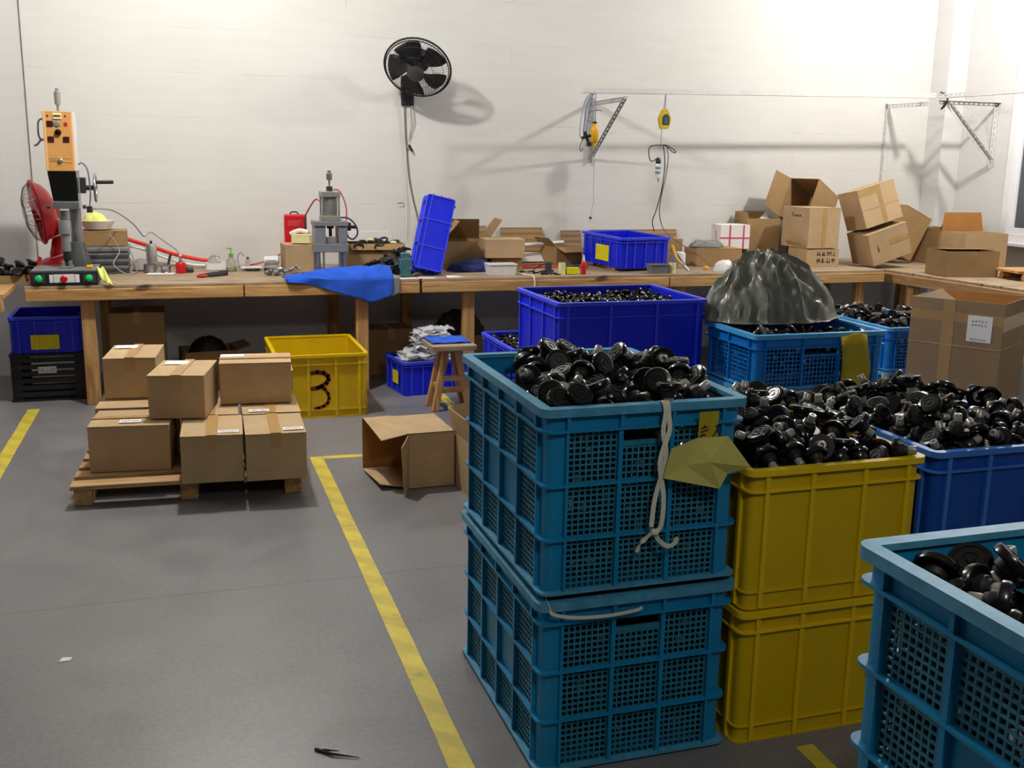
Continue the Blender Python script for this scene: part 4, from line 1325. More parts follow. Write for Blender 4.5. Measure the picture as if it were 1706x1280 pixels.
MB().sheet([(-a - 0.14, -b + 0.02, 0.03), (-a, -b + 0.01, 0.004), (-a, b - 0.01, 0.004), (-a - 0.15, b - 0.01, 0.006)], 0.004).build('flap', MAT['card'], t)
MB().sheet([(-a, -b, 0.012), (-a - 0.05, -b - 0.115, 0.006), (-a - 0.062, -b - 0.105, hh - 0.04), (-a, -b + 0.002, hh - 0.006)], 0.004).build('flap', MAT['card'], t)

open_carton('carton standing half hidden behind the turquoise crate stack', (1.435, 4.72, 0), 0.30, 0.34, 0.27, {'-x': 14, '+y': 20, '-y': 60}, math.radians(3), None, 'card', 0.13)

# big open carton on the right
th_ = math.radians(-58)
w_, d_, h_ = 0.50, 0.50, 0.575
t = open_carton('big open carton with a white sheet taped on, at the right edge', (4.33, 4.835, 0.3005), w_, d_, h_, {}, 0, (0, 0, th_), 'card_gray', None, None, True, 'card_in',
                (('-y', 0.48, 0.055), ('-yv', -0.04, 0.065), ('+x', 0.46, 0.08)))
MB().box(0.065, 0.195, -d_ / 2 - 0.003, -d_ / 2 - 0.0018, 0.355, 0.50).build('sheet', MAT['paper'], t)
rnd = random.Random(4)
L = []
for zz, n_, hh_ in ((0.465, 5, 0.010), (0.442, 5, 0.010), (0.364, 9, 0.008)):
    L += [[(p + 0.085, q + zz) for p, q in l_] for l_ in fake_rows(rnd, n_, 0.085, hh_)]
strokes('print', t, MAT['ink_grey'], (0, -d_ / 2 - 0.003, 0), (1, 0, 0), (0, 0, 1), L, 0.0024, 0.0003)
m = MB()
for s in (-1, 1):
    m.box(-w_ / 2, w_ / 2, *sorted((s * d_ / 2, s * (d_ / 2 + 0.003))), 0.318, 0.324)
    m.box(*sorted((s * w_ / 2, s * (w_ / 2 + 0.003))), -d_ / 2, d_ / 2, 0.318, 0.324)
m.build('fold_crease', MAT['card'], t)
MB().sheet([(-w_ / 2 + 0.006, -d_ / 2 + 0.006, h_ - 0.001), (-w_ / 2 + 0.006, d_ / 2 - 0.006, h_ - 0.001), (-w_ / 2 + 0.15, d_ / 2 - 0.05, h_ - 0.08), (-w_ / 2 + 0.15, -d_ / 2 + 0.05, h_ - 0.1)], 0.004).build('flap', MAT['card_gray'], t)
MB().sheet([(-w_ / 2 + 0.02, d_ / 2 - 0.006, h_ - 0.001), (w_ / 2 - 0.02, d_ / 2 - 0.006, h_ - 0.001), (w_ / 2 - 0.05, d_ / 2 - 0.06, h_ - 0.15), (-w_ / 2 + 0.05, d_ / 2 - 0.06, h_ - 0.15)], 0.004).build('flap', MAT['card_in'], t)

# ------------------------------------------------------------------ stool
t = thing('stool', 'rough timber stool with a blue cloth on its seat', 'stool', (1.66, 6.42, 0))
MB().box(-0.145, 0.15, -0.12, 0.17, 0.40, 0.435).build('seat', MAT['top_wood'], t, bevel=0.006)
for sx in (-1, 1):
    for sy in (-1, 1):
        MB().beam((sx * 0.115, sy * 0.085 + 0.02, 0), (sx * 0.035, sy * 0.06 + 0.02, 0.402), 0.042, 0.042, (0, 1, 0)).build('leg', MAT['pine_v'], t, bevel=0.004)
    MB().beam((sx * 0.082, -0.06, 0.15), (sx * 0.082, 0.10, 0.15), 0.03, 0.03).build('rail', MAT['pine_y'], t)
for z, k in ((0.14, 0.087), (0.215, 0.072)):
    MB().beam((-k, -0.063, z), (k, -0.063, z), 0.022, 0.035).build('rail', MAT['pine'], t, bevel=0.003)


def cloth(name, label, mat, fn, nu, nv, th, cat='cloth', smooth=60, parent=None):
    vs, fs = [], []
    for j in range(nv + 1):
        for i in range(nu + 1):
            vs.append(fn(i / nu, j / nv))
    for j in range(nv):
        for i in range(nu):
            a = j * (nu + 1) + i
            fs.append((a, a + 1, a + nu + 2, a + nu + 1))
    o = MB().add(vs, fs).build(name, mat, parent, smooth)
    s = o.modifiers.new('solid', 'SOLIDIFY')
    s.thickness = th
    s.offset = 1
    if label:
        tag(o, label, cat)
    return o


def seat_fn(u, v):
    x, y = 1.53 + 0.29 * u, 6.37 + 0.24 * v
    z = 0.436 + 0.012 * abs(noise.noise((u * 4, v * 4, 7)))
    if u > 0.93:
        z -= 0.02
    return (x, y, z + 0.004)


cloth('cloth', 'blue cloth folded on the seat of the stool', MAT['towel'], seat_fn, 16, 12, 0.004)

# clear bags in the floor tote: a pile of flat crumpled bags
rnd = random.Random(21)
for k in range(15):
    z = 0.20 + k * 0.0165
    sc_ = 0.19 if k < 5 else 0.15 - 0.004 * (k - 5)
    cx = 1.655 + rnd.uniform(-0.03, 0.03) + (0.04 if k > 5 else 0)
    cy = 7.05 + rnd.uniform(-0.02, 0.02)
    ra = rnd.uniform(-0.3, 0.3)

    def fn(u, v, k=k, z=z, sc_=sc_, cx=cx, cy=cy, ra=ra):
        x, y = (u - 0.5) * 2 * sc_, (v - 0.5) * 2 * sc_ * 0.72
        c, s = math.cos(ra), math.sin(ra)
        zz = z + 0.022 * noise.noise((u * 5 + k, v * 5, k * 1.3)) + 0.012 * noise.noise((u * 13, v * 13, k * 2.1)) - 0.015 * ((u - 0.5) ** 2 + (v - 0.5) ** 2)
        return (cx + x * c - y * s, cy + x * s + y * c, zz)
    o = cloth('plastic_bag', 'clear crinkled plastic bag in the pile on the floor tote', MAT['foil'], fn, 18, 14, 0.0022, 'bag', 40)
    o['group'] = 'clear plastic bags in the floor tote'

# ------------------------------------------------------------------ under the benches
t = thing('slatted_crate', 'black slatted crate with a white sticker under the left bench', 'crate', (-0.825, 7.50, 0))
m = MB().ring(0.46, 0.50, 0.02, 0.008, 0.0, 0.014).ring(0.46, 0.50, 0.02, 0.014, 0.296, 0.312)
m.build('rim', MAT['black_matt'], t)
MB().box(-0.22, 0.22, -0.24, 0.24, 0.0, 0.008).build('base', MAT['black_matt'], t)
for k in range(6):
    MB().ring(0.45, 0.49, 0.02, 0.006, 0.03 + k * 0.046, 0.03 + k * 0.046 + 0.030).build('slat', MAT['black_matt'], t)
for sx in (-1, 1):
    for sy in (-1, 1):
        MB().box(*sorted((sx * 0.16, sx * 0.222)), *sorted((sy * 0.20, sy * 0.242)), 0.008, 0.30).build('corner_post', MAT['black_matt'], t)
p = MB().box(-0.06, 0.05, -0.2475, -0.2462, 0.185, 0.228).build('sticker', MAT['paper'], t)
strokes('print', p, MAT['ink_grey'], (-0.055, -0.2476, 0.19), (1, 0, 0), (0, 0, 1), fake_rows(random.Random(2), 7, 0.10, 0.03), 0.0025, 0.0004)
carton('tall worn carton in the dark under the left bench', (-0.27, 7.62, 0.0), 0.36, 0.32, 0.535, 0, None, None, 'card_old')
open_carton('low open carton with a black bag in it under the left bench', (0.19, 7.55, 0.0), 0.36, 0.30, 0.26, {'+x': 75}, math.radians(8), None, 'card_old', 0.10)
bag('garbage_bag', 'black bag stuffed in the low carton under the left bench', MAT['black_matt'], (0.19, 7.55, 0.14), 0.15, 0.12, 0.20, 5.0, (0, 0), 0.7, nu=36, nv=14)
carton('dark carton behind the floor tote under the bench', (1.50, 7.74, 0.0), 0.36, 0.30, 0.34, math.radians(4), None, None, 'card_old')
carton('flat carton with a white end lying under the bench behind the bags', (2.05, 7.80, 0.0), 0.42, 0.28, 0.26, math.radians(-5), None, None, 'card_old')
bag('sack', 'limp olive brown sack on a carton under the bench by the table leg', MAT['dark_under'], (2.08, 7.80, 0.267), 0.19, 0.12, 0.17, 9.0, (0.1, 0), 1.7, 'sack', 48, 20)
carton('old carton in the dark under the bench behind the garbage bag', (4.75, 7.55, 0.0), 0.5, 0.36, 0.42, 0, None, None, 'card_old')
carton('long low carton in the dark under the bench beside the cobalt crate', (3.1, 7.70, 0.0), 0.6, 0.36, 0.36, 0, None, None, 'card_old')

# ------------------------------------------------------------------ cartons on the benches
ZB = 0.781
carton('brown carton to the left of the small press', (0.865, 7.68, ZB), 0.25, 0.26, 0.195, math.radians(2), None, None, 'card', 'x', None, False)
t = open_carton('worn carton with black straps hanging out right of the press', (1.44, 7.86, ZB), 0.42, 0.26, 0.185, {'-y': 150}, math.radians(-3), None, 'card_old', 0.05)
open_carton('brown carton with a raised flap behind the tilted tote', (2.10, 7.78, ZB), 0.34, 0.36, 0.205, {'+y': -38, '+x': 35, '-x': -40}, math.radians(-6), None, 'card_old', 0.20)
carton('small pale carton standing on a low dark one beside the white tub', (2.36, 7.56, ZB + 0.092), 0.30, 0.22, 0.14, math.radians(-4), None, None, 'card', 'x', None, False)
carton('low dark carton under the small pale carton', (2.39, 7.63, ZB), 0.24, 0.26, 0.083, math.radians(-4), None, None, 'card_old', 'x', None, False)


def board(label, x0, x1, y, z0, z1, lean, mat='card_old'):
    """corrugated sheet leaning on the wall, with real flutes"""
    m = MB()
    n = 22
    vs, fs = [], []
    for i in range(n + 1):
        u = i / n
        z = (z1 - z0) * u
        off = 0.003 * math.sin(u * n * math.pi / 2)
        vs += [(x0, y - lean * (1 - u) + off, z0 + z), (x1, y - lean * (1 - u) + off, z0 + z),
               (x0, y - lean * (1 - u) + off + 0.005, z0 + z), (x1, y - lean * (1 - u) + off + 0.005, z0 + z)]
    for i in range(n):
        a, b = i * 4, i * 4 + 4
        fs += [(a, a + 1, b + 1, b), (a + 3, a + 2, b + 2, b + 3), (a + 2, a, b, b + 2), (a + 1, a + 3, b + 3, b + 1)]
    fs += [(0, 2, 3, 1), (n * 4, n * 4 + 1, n * 4 + 3, n * 4 + 2)]
    m.add(vs, fs)
    return tag(m.build('cardboard_sheet', MAT[mat]), label, 'cardboard', 'cardboard sheets leaning on the wall')


board('grey brown cardboard sheet on the wall at the left of the tilted tote', 1.86, 2.02, 8.13, ZB, 1.085, 0.03, 'card_gray')
board('grey brown cardboard sheet on the wall right of the raised carton flap', 2.26, 2.40, 8.135, ZB, 1.07, 0.03, 'card_gray')
board('square corrugated cardboard sheet leaning on the wall above the white tube', 2.52, 2.88, 8.13, ZB, 1.055, 0.05)
board('grey cardboard sheet on the wall left of the blue bench tote', 3.04, 3.22, 8.13, ZB, 1.03, 0.04, 'card_gray')
board('wide worn cardboard sheet on the wall behind the blue bench tote', 3.30, 4.10, 8.13, ZB, 1.035, 0.04)

open_carton('torn open carton lying beside the blue bench tote', (2.98, 7.95, ZB), 0.24, 0.26, 0.14, {'-x': 45, '-y': 110}, math.radians(12), None, 'card_old', 0.10)
carton('crushed little carton behind the pliers', (3.86, 7.86, ZB), 0.20, 0.24, 0.20, math.radians(6), None, None, 'card_old', 'x', None, False)
carton('low worn carton in front of the white box with pink tape', (4.18, 7.62, ZB), 0.40, 0.24, 0.14, math.radians(-3), None, None, 'card_old', 'x', None, False)
t = carton('white box strapped with pink red tape', (4.49, 7.90, ZB + 0.11), 0.26, 0.22, 0.20, math.radians(-8), None, None, 'card', 'x', None, False)
for c in t.children:
    c.data.materials.clear()
    c.data.materials.append(MAT['paper'])
m = MB()
for x in (-0.045, 0.075):
    m.box(x - 0.006, x + 0.006, -0.1125, -0.1105, 0.0, 0.2)
m.box(-0.13, 0.13, -0.1128, -0.1108, 0.088, 0.098)
m.box(-0.1328, -0.1305, -0.10, 0.1, 0.05, 0.06).box(-0.1328, -0.1305, -0.02, -0.01, 0, 0.15)
m.build('pink_tape', MAT['red_tape'], t)
bag('plastic_bag', 'crumpled white bag under the white box with pink tape', MAT['white_plastic'], (4.49, 7.90, ZB), 0.15, 0.13, 0.10, 3.0, (0, 0), 0.3, nu=30, nv=10)
open_carton('dark brown open carton left of the carton heap', (4.79, 7.98, ZB), 0.29, 0.28, 0.36, {'-x': 12, '+y': 5}, math.radians(-6), None, 'card_old', 0.05)
m = MB().sheet([(4.70, 7.90, 1.08), (4.90, 7.92, 1.09), (4.84, 7.94, 1.19)], 0.003)
tag(m.build('paper_sheet', MAT['paper']), 'white paper corner sticking out of the dark open carton', 'paper')
m = MB().sheet([(4.40, 7.30, 0.80), (4.78, 7.22, 0.795), (4.82, 7.52, 0.83), (4.52, 7.58, 0.85)], 0.006)
m.sheet([(4.52, 7.58, 0.85), (4.82, 7.52, 0.83), (4.90, 7.62, 0.80), (4.60, 7.68, 0.81)], 0.006)
tag(m.build('cardboard_flap', MAT['card']), 'loose bent cardboard piece lying in front of the carton heap', 'cardboard')

GH = 'cartons heaped in the bench corner'
c0 = open_carton('low carton with handwriting at the foot of the corner heap', (5.03, 7.47, ZB), 0.30, 0.28, 0.14, {'-x': 40}, math.radians(-1), None, 'card', 0.08, GH)
rnd = random.Random(14)
L = []
for row in range(2):
    for col in range(4):
        ox, oz = -0.055 + col * 0.046, 0.088 - row * 0.056
        for s_ in range(5):
            x1_, z1_ = rnd.uniform(0, 0.032), rnd.uniform(0, 0.032)
            if s_ % 2:
                L.append([(ox, oz + z1_), (ox + 0.034, oz + z1_ + rnd.uniform(-0.004, 0.004))])
            else:
                L.append([(ox + x1_, oz), (ox + x1_ + rnd.uniform(-0.006, 0.006), oz + 0.034)])
strokes('handwriting', c0, MAT['ink'], (0, -0.14, 0), (1, 0, 0), (0, 0, 1), L, 0.0042)
c1 = carton('upright carton with a faint printed word standing on the low one', (5.015, 7.515, ZB + 0.148), 0.30, 0.37, 0.325, math.radians(2), None, GH, 'card', 'y', None, False)
strokes('print', c1, MAT['ink'], (-0.1505, 0.05, 0.25), (0, -1, 0), (0, 0, 1),
        [[(0.0, 0.03), (0.0, 0.0), (0.018, 0.002)], [(0.0, 0.028), (0.02, 0.026)], [(0.0, 0.015), (0.016, 0.014)]] + [[(p + 0.028, q * 0.8) for p, q in l_] for l_ in fake_rows(rnd, 6, 0.10, 0.022)], 0.004)
MB().box(-0.02, 0.02, -0.1865, -0.1852, 0.0, 0.325).build('packing_tape', MAT['pack_tape'], c1)


def corner_loc(rot, w, d, p):
    """where the base centre lies when the front lower left corner is at p"""
    return tuple(Vector(p) - Euler(rot).to_matrix() @ Vector((-w / 2, -d / 2, 0)))


r_ = (math.radians(-8), math.radians(-17), math.radians(-3))
c2 = carton('tilted pale carton with crossed tape on top of the corner heap', corner_loc(r_, 0.345, 0.30, (5.36, 7.24, 1.09)), 0.345, 0.30, 0.32, 0, r_, GH, 'card', 'x', None, False)
MB().box(-0.005, 0.035, -0.1515, -0.1502, 0.0, 0.32).build('packing_tape', MAT['pack_tape_clear'], c2)
MB().box(-0.1725, 0.1725, -0.1512, -0.1501, 0.14, 0.146).build('fold_crease', MAT['card_old'], c2)
MB().box(-0.172, 0.03, -0.1512, -0.1501, 0.255, 0.314).build('packing_tape', MAT['pack_tape_clear'], c2)
r_ = (0, math.radians(-18), math.radians(-2))
c3 = carton('tilted carton with brown tape below the pale one in the corner heap', corner_loc(r_, 0.37, 0.30, (5.43, 7.20, 0.785)), 0.37, 0.30, 0.265, 0, r_, GH, 'card', 'x', None, False)
MB().box(0.0, 0.185, -0.1515, -0.1502, 0.13, 0.175).build('packing_tape', MAT['pack_tape_clear'], c3)
strokes('print', c3, MAT['ink'], (-0.105, -0.1505, 0.10), (0, 0, 1), (-1, 0, 0), [[(p, q) for p, q in l_] for l_ in fake_rows(rnd, 4, 0.06, 0.012)], 0.004)
open_carton('big empty carton on its side at the back top of the heap', (5.36, 7.93, 1.16), 0.36, 0.28, 0.36, {'+y': 8}, 0, (0, math.radians(-64), math.radians(24)), 'card_old', 0.20, GH)
carton('worn carton leaning behind the tilted ones in the corner heap', (5.94, 7.70, 0.85), 0.28, 0.30, 0.40, 0, (0, math.radians(26), math.radians(-4)), GH, 'card_old', 'x', None, False)
open_carton('small open carton showing a dark inside behind the low right one', (6.36, 7.62, 0.775), 0.26, 0.28, 0.30, {'-y': 30}, 0, (0, 0, math.radians(10)), 'card_old', 0.12, GH)
carton('dark worn carton on the bench behind the tilted ones', (5.26, 7.93, ZB), 0.20, 0.30, 0.26, 0, None, GH, 'card_old', 'x', None, False)
t = open_carton('orange brown carton with its back flap raised near the window', (6.26, 7.04, 0.772), 0.41, 0.30, 0.30, {'+y': 6}, math.radians(-2), None, 'card', 0.155)
for c in t.children:
    if c.name.startswith('flap'):
        c.data.materials.clear()
        c.data.materials.append(MAT['card_in'])
open_carton('low worn carton with a half open lid on the right bench', (5.83, 6.66, 0.772), 0.43, 0.30, 0.195, {'+y': -86}, math.radians(-10), None, 'card_old', 0.27)

# ------------------------------------------------------------------ welding machine on the left bench
t = thing('welding_machine', 'tall ultrasonic welding machine with an amber control panel', 'machine', (-0.655, 7.22, ZB))
MB().box(-0.205, 0.185, -0.20, 0.17, 0.0, 0.088).build('base_box', MAT['black_matt'], t, bevel=0.006)
MB().box(-0.20, 0.18, -0.195, 0.165, 0.088, 0.096).build('base_plate', MAT['grey_plastic'], t, bevel=0.002)
MB().box(-0.07, 0.05, -0.2035, -0.2, 0.02, 0.072).build('front_plate', MAT['white_plastic'], t)
for x0, x1 in ((-0.095, -0.073), (0.053, 0.078)):
    MB().box(x0, x1, -0.2035, -0.2, 0.02, 0.07).build('front_label', MAT['paper'], t)
for x in (-0.155, 0.135):
    MB().box(x - 0.035, x + 0.035, -0.2025, -0.2, 0.018, 0.072).build('button_plate', MAT['dark_grey'], t)
    b = MB().lathe([(0.019, 0), (0.021, 0.006), (0.021, 0.016), (0.016, 0.02)], 16, (0, 0, 0), Matrix.Rotation(math.pi / 2, 3, 'X'))
    ob = b.build('green_button', MAT['green'], t, 40)
    ob.location = (x, -0.202, 0.047)
b = MB().lathe([(0.016, 0), (0.016, 0.012), (0.022, 0.016), (0.022, 0.028), (0.016, 0.033)], 16, (0, 0, 0), Matrix.Rotation(math.pi / 2, 3, 'X'))
ob = b.build('red_button', MAT['red'], t, 40)
ob.location = (-0.01, -0.2035, 0.045)
# column and its foot
MB().cyl((0.055, 0.12, 0.096), (0.055, 0.12, 1.02), 0.036, 20).build('column', MAT['steel'], t, 40)
MB().lathe([(0.085, 0.096), (0.085, 0.12), (0.06, 0.2), (0.05, 0.245), (0.04, 0.25)], 18, (0.05, 0.1, 0)).build('column_foot', MAT['dark_grey'], t, 40)
# head: panel, tapering housing, clamp band
hd = MB().box(-0.075, 0.095, -0.10, 0.18, 0.70, 1.06)
hd.build('head_housing', MAT['white_plastic'], t, bevel=0.004)
pn = MB().box(-0.062, 0.082, -0.108, -0.1, 0.70, 1.06).build('control_panel', MAT['orange'], t, bevel=0.003)
for x0, x1 in ((-0.075, -0.060), (0.080, 0.095)):
    MB().box(x0, x1, -0.110, -0.1, 0.70, 1.062).build('panel_edge', MAT['orange_l'], t, bevel=0.003)
for x, z, w_, h_, mt in ((-0.035, 0.985, 0.036, 0.034, 'maroon'), (-0.035, 0.892, 0.036, 0.034, 'maroon'), (0.052, 0.892, 0.036, 0.034, 'maroon'), (0.055, 0.985, 0.018, 0.02, 'red'), (0.008, 1.03, 0.05, 0.036, 'cream')):
    p = MB().box(x - w_ / 2, x + w_ / 2, -0.114, -0.108, z - h_ / 2, z + h_ / 2).build('meter' if mt != 'red' else 'rocker_switch', MAT[mt], pn, bevel=0.002)
MB().box(-0.012, 0.028, -0.1155, -0.114, 1.027, 1.036).build('counter_window', MAT['black_matt'], pn)
ob = MB().lathe([(0.02, 0), (0.018, 0.014), (0.008, 0.018)], 16, (0, 0, 0), Matrix.Rotation(math.pi / 2, 3, 'X')).build('dial', MAT['black'], pn, 40)
ob.location = (0.008, -0.108, 0.934)
ob = MB().lathe([(0.019, 0), (0.019, 0.004), (0.015, 0.006)], 16, (0, 0, 0), Matrix.Rotation(math.pi / 2, 3, 'X')).build('gauge', MAT['grey_plastic'], pn, 40)
ob.location = (0.005, -0.108, 0.985)
ob = MB().lathe([(0.012, 0), (0.013, 0.01), (0.006, 0.016)], 14, (0, 0, 0), Matrix.Rotation(math.pi / 2, 3, 'X')).build('pressure_dial', MAT['steel'], pn, 40)
ob.location = (0.01, -0.108, 0.765)
for x in (-0.045, 0.055):
    ob = MB().cyl((x, -0.112, 1.032), (x, -0.107, 1.032), 0.005, 8).build('indicator', MAT['black_matt'], pn)
L = [[(-0.05, 0.775), (0.07, 0.775)], [(-0.05, 0.757), (0.07, 0.75)], [(0.008, 0.762), (-0.008, 0.742), (-0.018, 0.725)], [(-0.05, 0.765), (0.0, 0.762)], [(-0.015, 0.795), (-0.01, 0.795)], [(0.03, 0.795), (0.035, 0.795)]]
strokes('panel_print', pn, MAT['dark_steel'], (0, -0.108, 0), (1, 0, 0), (0, 0, 1), L, 0.0022, 0.0004)
MB().hexa([(-0.052, -0.08, 0.515), (0.095, -0.08, 0.515), (0.095, 0.12, 0.515), (-0.052, 0.12, 0.515)],
          [(-0.072, -0.105, 0.699), (0.093, -0.105, 0.699), (0.093, 0.15, 0.699), (-0.072, 0.15, 0.699)]).build('lower_housing', MAT['black'], t, bevel=0.005)
MB().box(-0.056, 0.098, -0.09, 0.12, 0.468, 0.514).build('clamp_band', MAT['steel'], t, bevel=0.004)
for x in (-0.075, 0.115):
    MB().cyl((x, -0.05, 0.48), (x + (-0.02 if x < 0 else 0.02), -0.05, 0.48), 0.012, 10).build('clamp_screw', MAT['dark_steel'], t, 40)
m = MB().lathe([(0.02, 0.455), (0.030, 0.455), (0.030, 0.40), (0.024, 0.398)], 16, (0.0, -0.03, 0)).build('transducer', MAT['steel'], t, 40)
MB().lathe([(0.036, 0.397), (0.038, 0.39), (0.038, 0.31), (0.027, 0.305), (0.027, 0.20), (0.02, 0.198)], 18, (0.0, -0.03, 0)).build('horn', MAT['grey_paint'], t, 40)
MB().lathe([(0.022, 0.197), (0.022, 0.135), (0.018, 0.13)], 14, (0.0, -0.03, 0)).build('horn_tip', MAT['black_matt'], t, 40)
MB().box(-0.045, 0.035, -0.08, 0.02, 0.097, 0.108).box(-0.03, -0.012, -0.07, 0.0, 0.108, 0.14).box(0.01, 0.028, -0.07, 0.0, 0.108, 0.14).build('work_jig', MAT['alu'], t, bevel=0.002)
MB().box(0.115, 0.155, -0.12, -0.08, 0.097, 0.118).build('jig_block', MAT['amber'], t, bevel=0.006)
# cylinder on top
MB().lathe([(0.008, 1.062), (0.009, 1.10), (0.018, 1.102), (0.0185, 1.175), (0.012, 1.182), (0.009, 1.185), (0.009, 1.2), (0.004, 1.201)], 14, (0.01, -0.02, 0)).build('top_cylinder', MAT['alu'], t, 40)
MB().tube(spline([(-0.075, 0.0, 1.02), (-0.11, 0.0, 1.0), (-0.115, 0.0, 0.92), (-0.10, 0.01, 0.88)], 6), 0.006, 8).build('side_cable', MAT['cable_grey'], t, 50)
MB().tube(spline([(-0.075, 0.0, 0.88), (-0.10, -0.01, 0.89), (-0.125, 0.0, 0.86), (-0.145, 0.0, 0.852)], 6), 0.006, 8).build('side_cable', MAT['cable_grey'], t, 50)
# hand wheel on the right
MB().cyl((0.10, 0.06, 0.595), (0.185, 0.06, 0.595), 0.016, 12).build('wheel_shaft', MAT['dark_steel'], t, 40)
MB().box(0.10, 0.135, 0.03, 0.09, 0.56, 0.66).build('gear_box', MAT['dark_steel'], t, bevel=0.004)
pts = [(0.19, 0.06 + 0.085 * math.cos(2 * math.pi * i / 28), 0.595 + 0.085 * math.sin(2 * math.pi * i / 28)) for i in range(28)]
m = MB().tube(pts, 0.008, 8, True)
for k in range(3):
    a = 2 * math.pi * k / 3 + 0.3
    m.cyl((0.185, 0.06, 0.595), (0.19, 0.06 + 0.085 * math.cos(a), 0.595 + 0.085 * math.sin(a)), 0.006, 8)
m.build('hand_wheel', MAT['steel'], t, 50)
MB().cyl((0.195, 0.06, 0.63), (0.30, 0.06, 0.632), 0.012, 12).build('wheel_handle', MAT['black_matt'], t, 40)
MB().tube(spline([(0.10, 0.0, 0.74), (0.125, 0.0, 0.75), (0.155, 0.01, 0.70), (0.16, 0.02, 0.56), (0.15, 0.02, 0.47)], 8), 0.005, 8).build('air_hose', MAT['cable_blue'], t, 50)
MB().cyl((0.15, 0.02, 0.44), (0.15, 0.02, 0.48), 0.018, 10).build('hose_fitting', MAT['dark_steel'], t, 40)

# ------------------------------------------------------------------ red desk fan
t = thing('desk_fan', 'red desk fan wrapped in clear film beside the welding machine', 'fan', (-0.755, 7.60, ZB))
MB().lathe([(0.13, 0.0), (0.138, 0.02), (0.135, 0.07), (0.11, 0.10), (0.06, 0.125), (0.03, 0.13)], 24).build('base', MAT['red'], t, 50)
MB().tube(spline([(0.0, 0.0, 0.07), (0.005, 0.0, 0.18), (0.03, 0.0, 0.30), (0.02, 0.0, 0.36)], 6), [0.045] * 6 + [0.04] * 6 + [0.036] * 7, 14).build('neck', MAT['red'], t, 50)
hc = Vector((-0.065, 0.0, 0.43))
ax = Vector((-0.95, -0.22, -0.16)).normalized()          # looks to the left and slightly down
rot = ax.to_track_quat('Z', 'Y').to_matrix()
place = lambda p: hc + rot @ Vector(p)
m = MB()
m.lathe([(0.05, -0.10), (0.085, -0.06), (0.085, 0.0), (0.06, 0.01)], 20, hc, rot)
m.build('motor_housing', MAT['red'], t, 50)
MB().lathe([(0.075, -0.075), (0.12, -0.06), (0.17, -0.025), (0.205, 0.03), (0.20, 0.034), (0.16, -0.015), (0.11, -0.048), (0.07, -0.062)], 30, hc, rot).build('rear_shell', MAT['red'], t, 50)
m = MB()
n = 32
m.tube([place((0.205 * math.cos(2 * math.pi * i / n), 0.205 * math.sin(2 * math.pi * i / n), 0.035)) for i in range(n)], 0.012, 8, True)
m.build('guard_rim', MAT['red'], t, 50)
m = MB()
for i in range(36):
    a = 2 * math.pi * i / 36
    c, s = math.cos(a), math.sin(a)
    m.tube([place((r * c, r * s, z)) for r, z in ((0.03, 0.115), (0.10, 0.112), (0.17, 0.085), (0.205, 0.035), (0.15, -0.005), (0.07, -0.03))], 0.0016, 5)
m.build('guard_wires', MAT['steel'], t)
m = MB().lathe([(0.04, 0.105), (0.045, 0.118), (0.02, 0.125)], 16, hc, rot)
m.build('guard_badge', MAT['white_plastic'], t, 50)
for k in range(3):
    a0 = 2 * math.pi * k / 3
    vs, fs = [], []
    for i in range(7):
        r = 0.03 + 0.155 * i / 6
        for j in range(5):
            a = a0 + (j / 4 - 0.5) * (1.4 + 0.4 * math.sin(i / 6 * math.pi))
            vs.append(place((r * math.cos(a), r * math.sin(a), 0.04 + 0.03 * (j / 4 - 0.5))))
    for i in range(6):
        for j in range(4):
            q = i * 5 + j
            fs.append((q, q + 1, q + 6, q + 5))
    ob = MB().add(vs, fs).build('blade', MAT['red'], t, 50)
    ob.modifiers.new('solid', 'SOLIDIFY').thickness = 0.002
for z, r in ((0.135, 0.055), (0.27, 0.05)):
    m = MB()
    m.tube([(0.012 + (r if z < 0.4 else r * 0.45) * math.cos(2 * math.pi * i / 16), r * math.sin(2 * math.pi * i / 16), z + 0.02 * math.cos(2 * math.pi * i / 16)) for i in range(16)], 0.006, 6, True)
    m.build('wrapping_band', MAT['white_plastic'], t, 50)
tag(MB().tube([(-0.90, 7.33, 0.79), (-0.83, 7.36, 0.93)], 0.012, 8).build('red_rod', MAT['red_hose'], None, 50), 'short orange red rod leaning in front of the desk fan', 'rod')

# round black parts heaped at the far left end of the bench
rnd = random.Random(31)
for k in range(16):
    i, j = k % 6, k // 6
    loc = (-1.20 + i * 0.062 + rnd.uniform(-0.01, 0.01), 7.22 + rnd.uniform(0.0, 0.12) + 0.05 * j, 0.845 + 0.035 * (j % 2) + rnd.uniform(-0.02, 0.02))
    dup(proto, loc, (rnd.uniform(-0.7, 0.7), rnd.uniform(-0.7, 0.7), rnd.uniform(0, 6)), 'black round part in the heap at the far left bench end', 'black parts on the far left bench end')
open_carton('shallow dark box under the black parts at the left edge', (-1.06, 7.42, ZB - 0.005), 0.30, 0.36, 0.05, {}, 0, None, 'card_old')

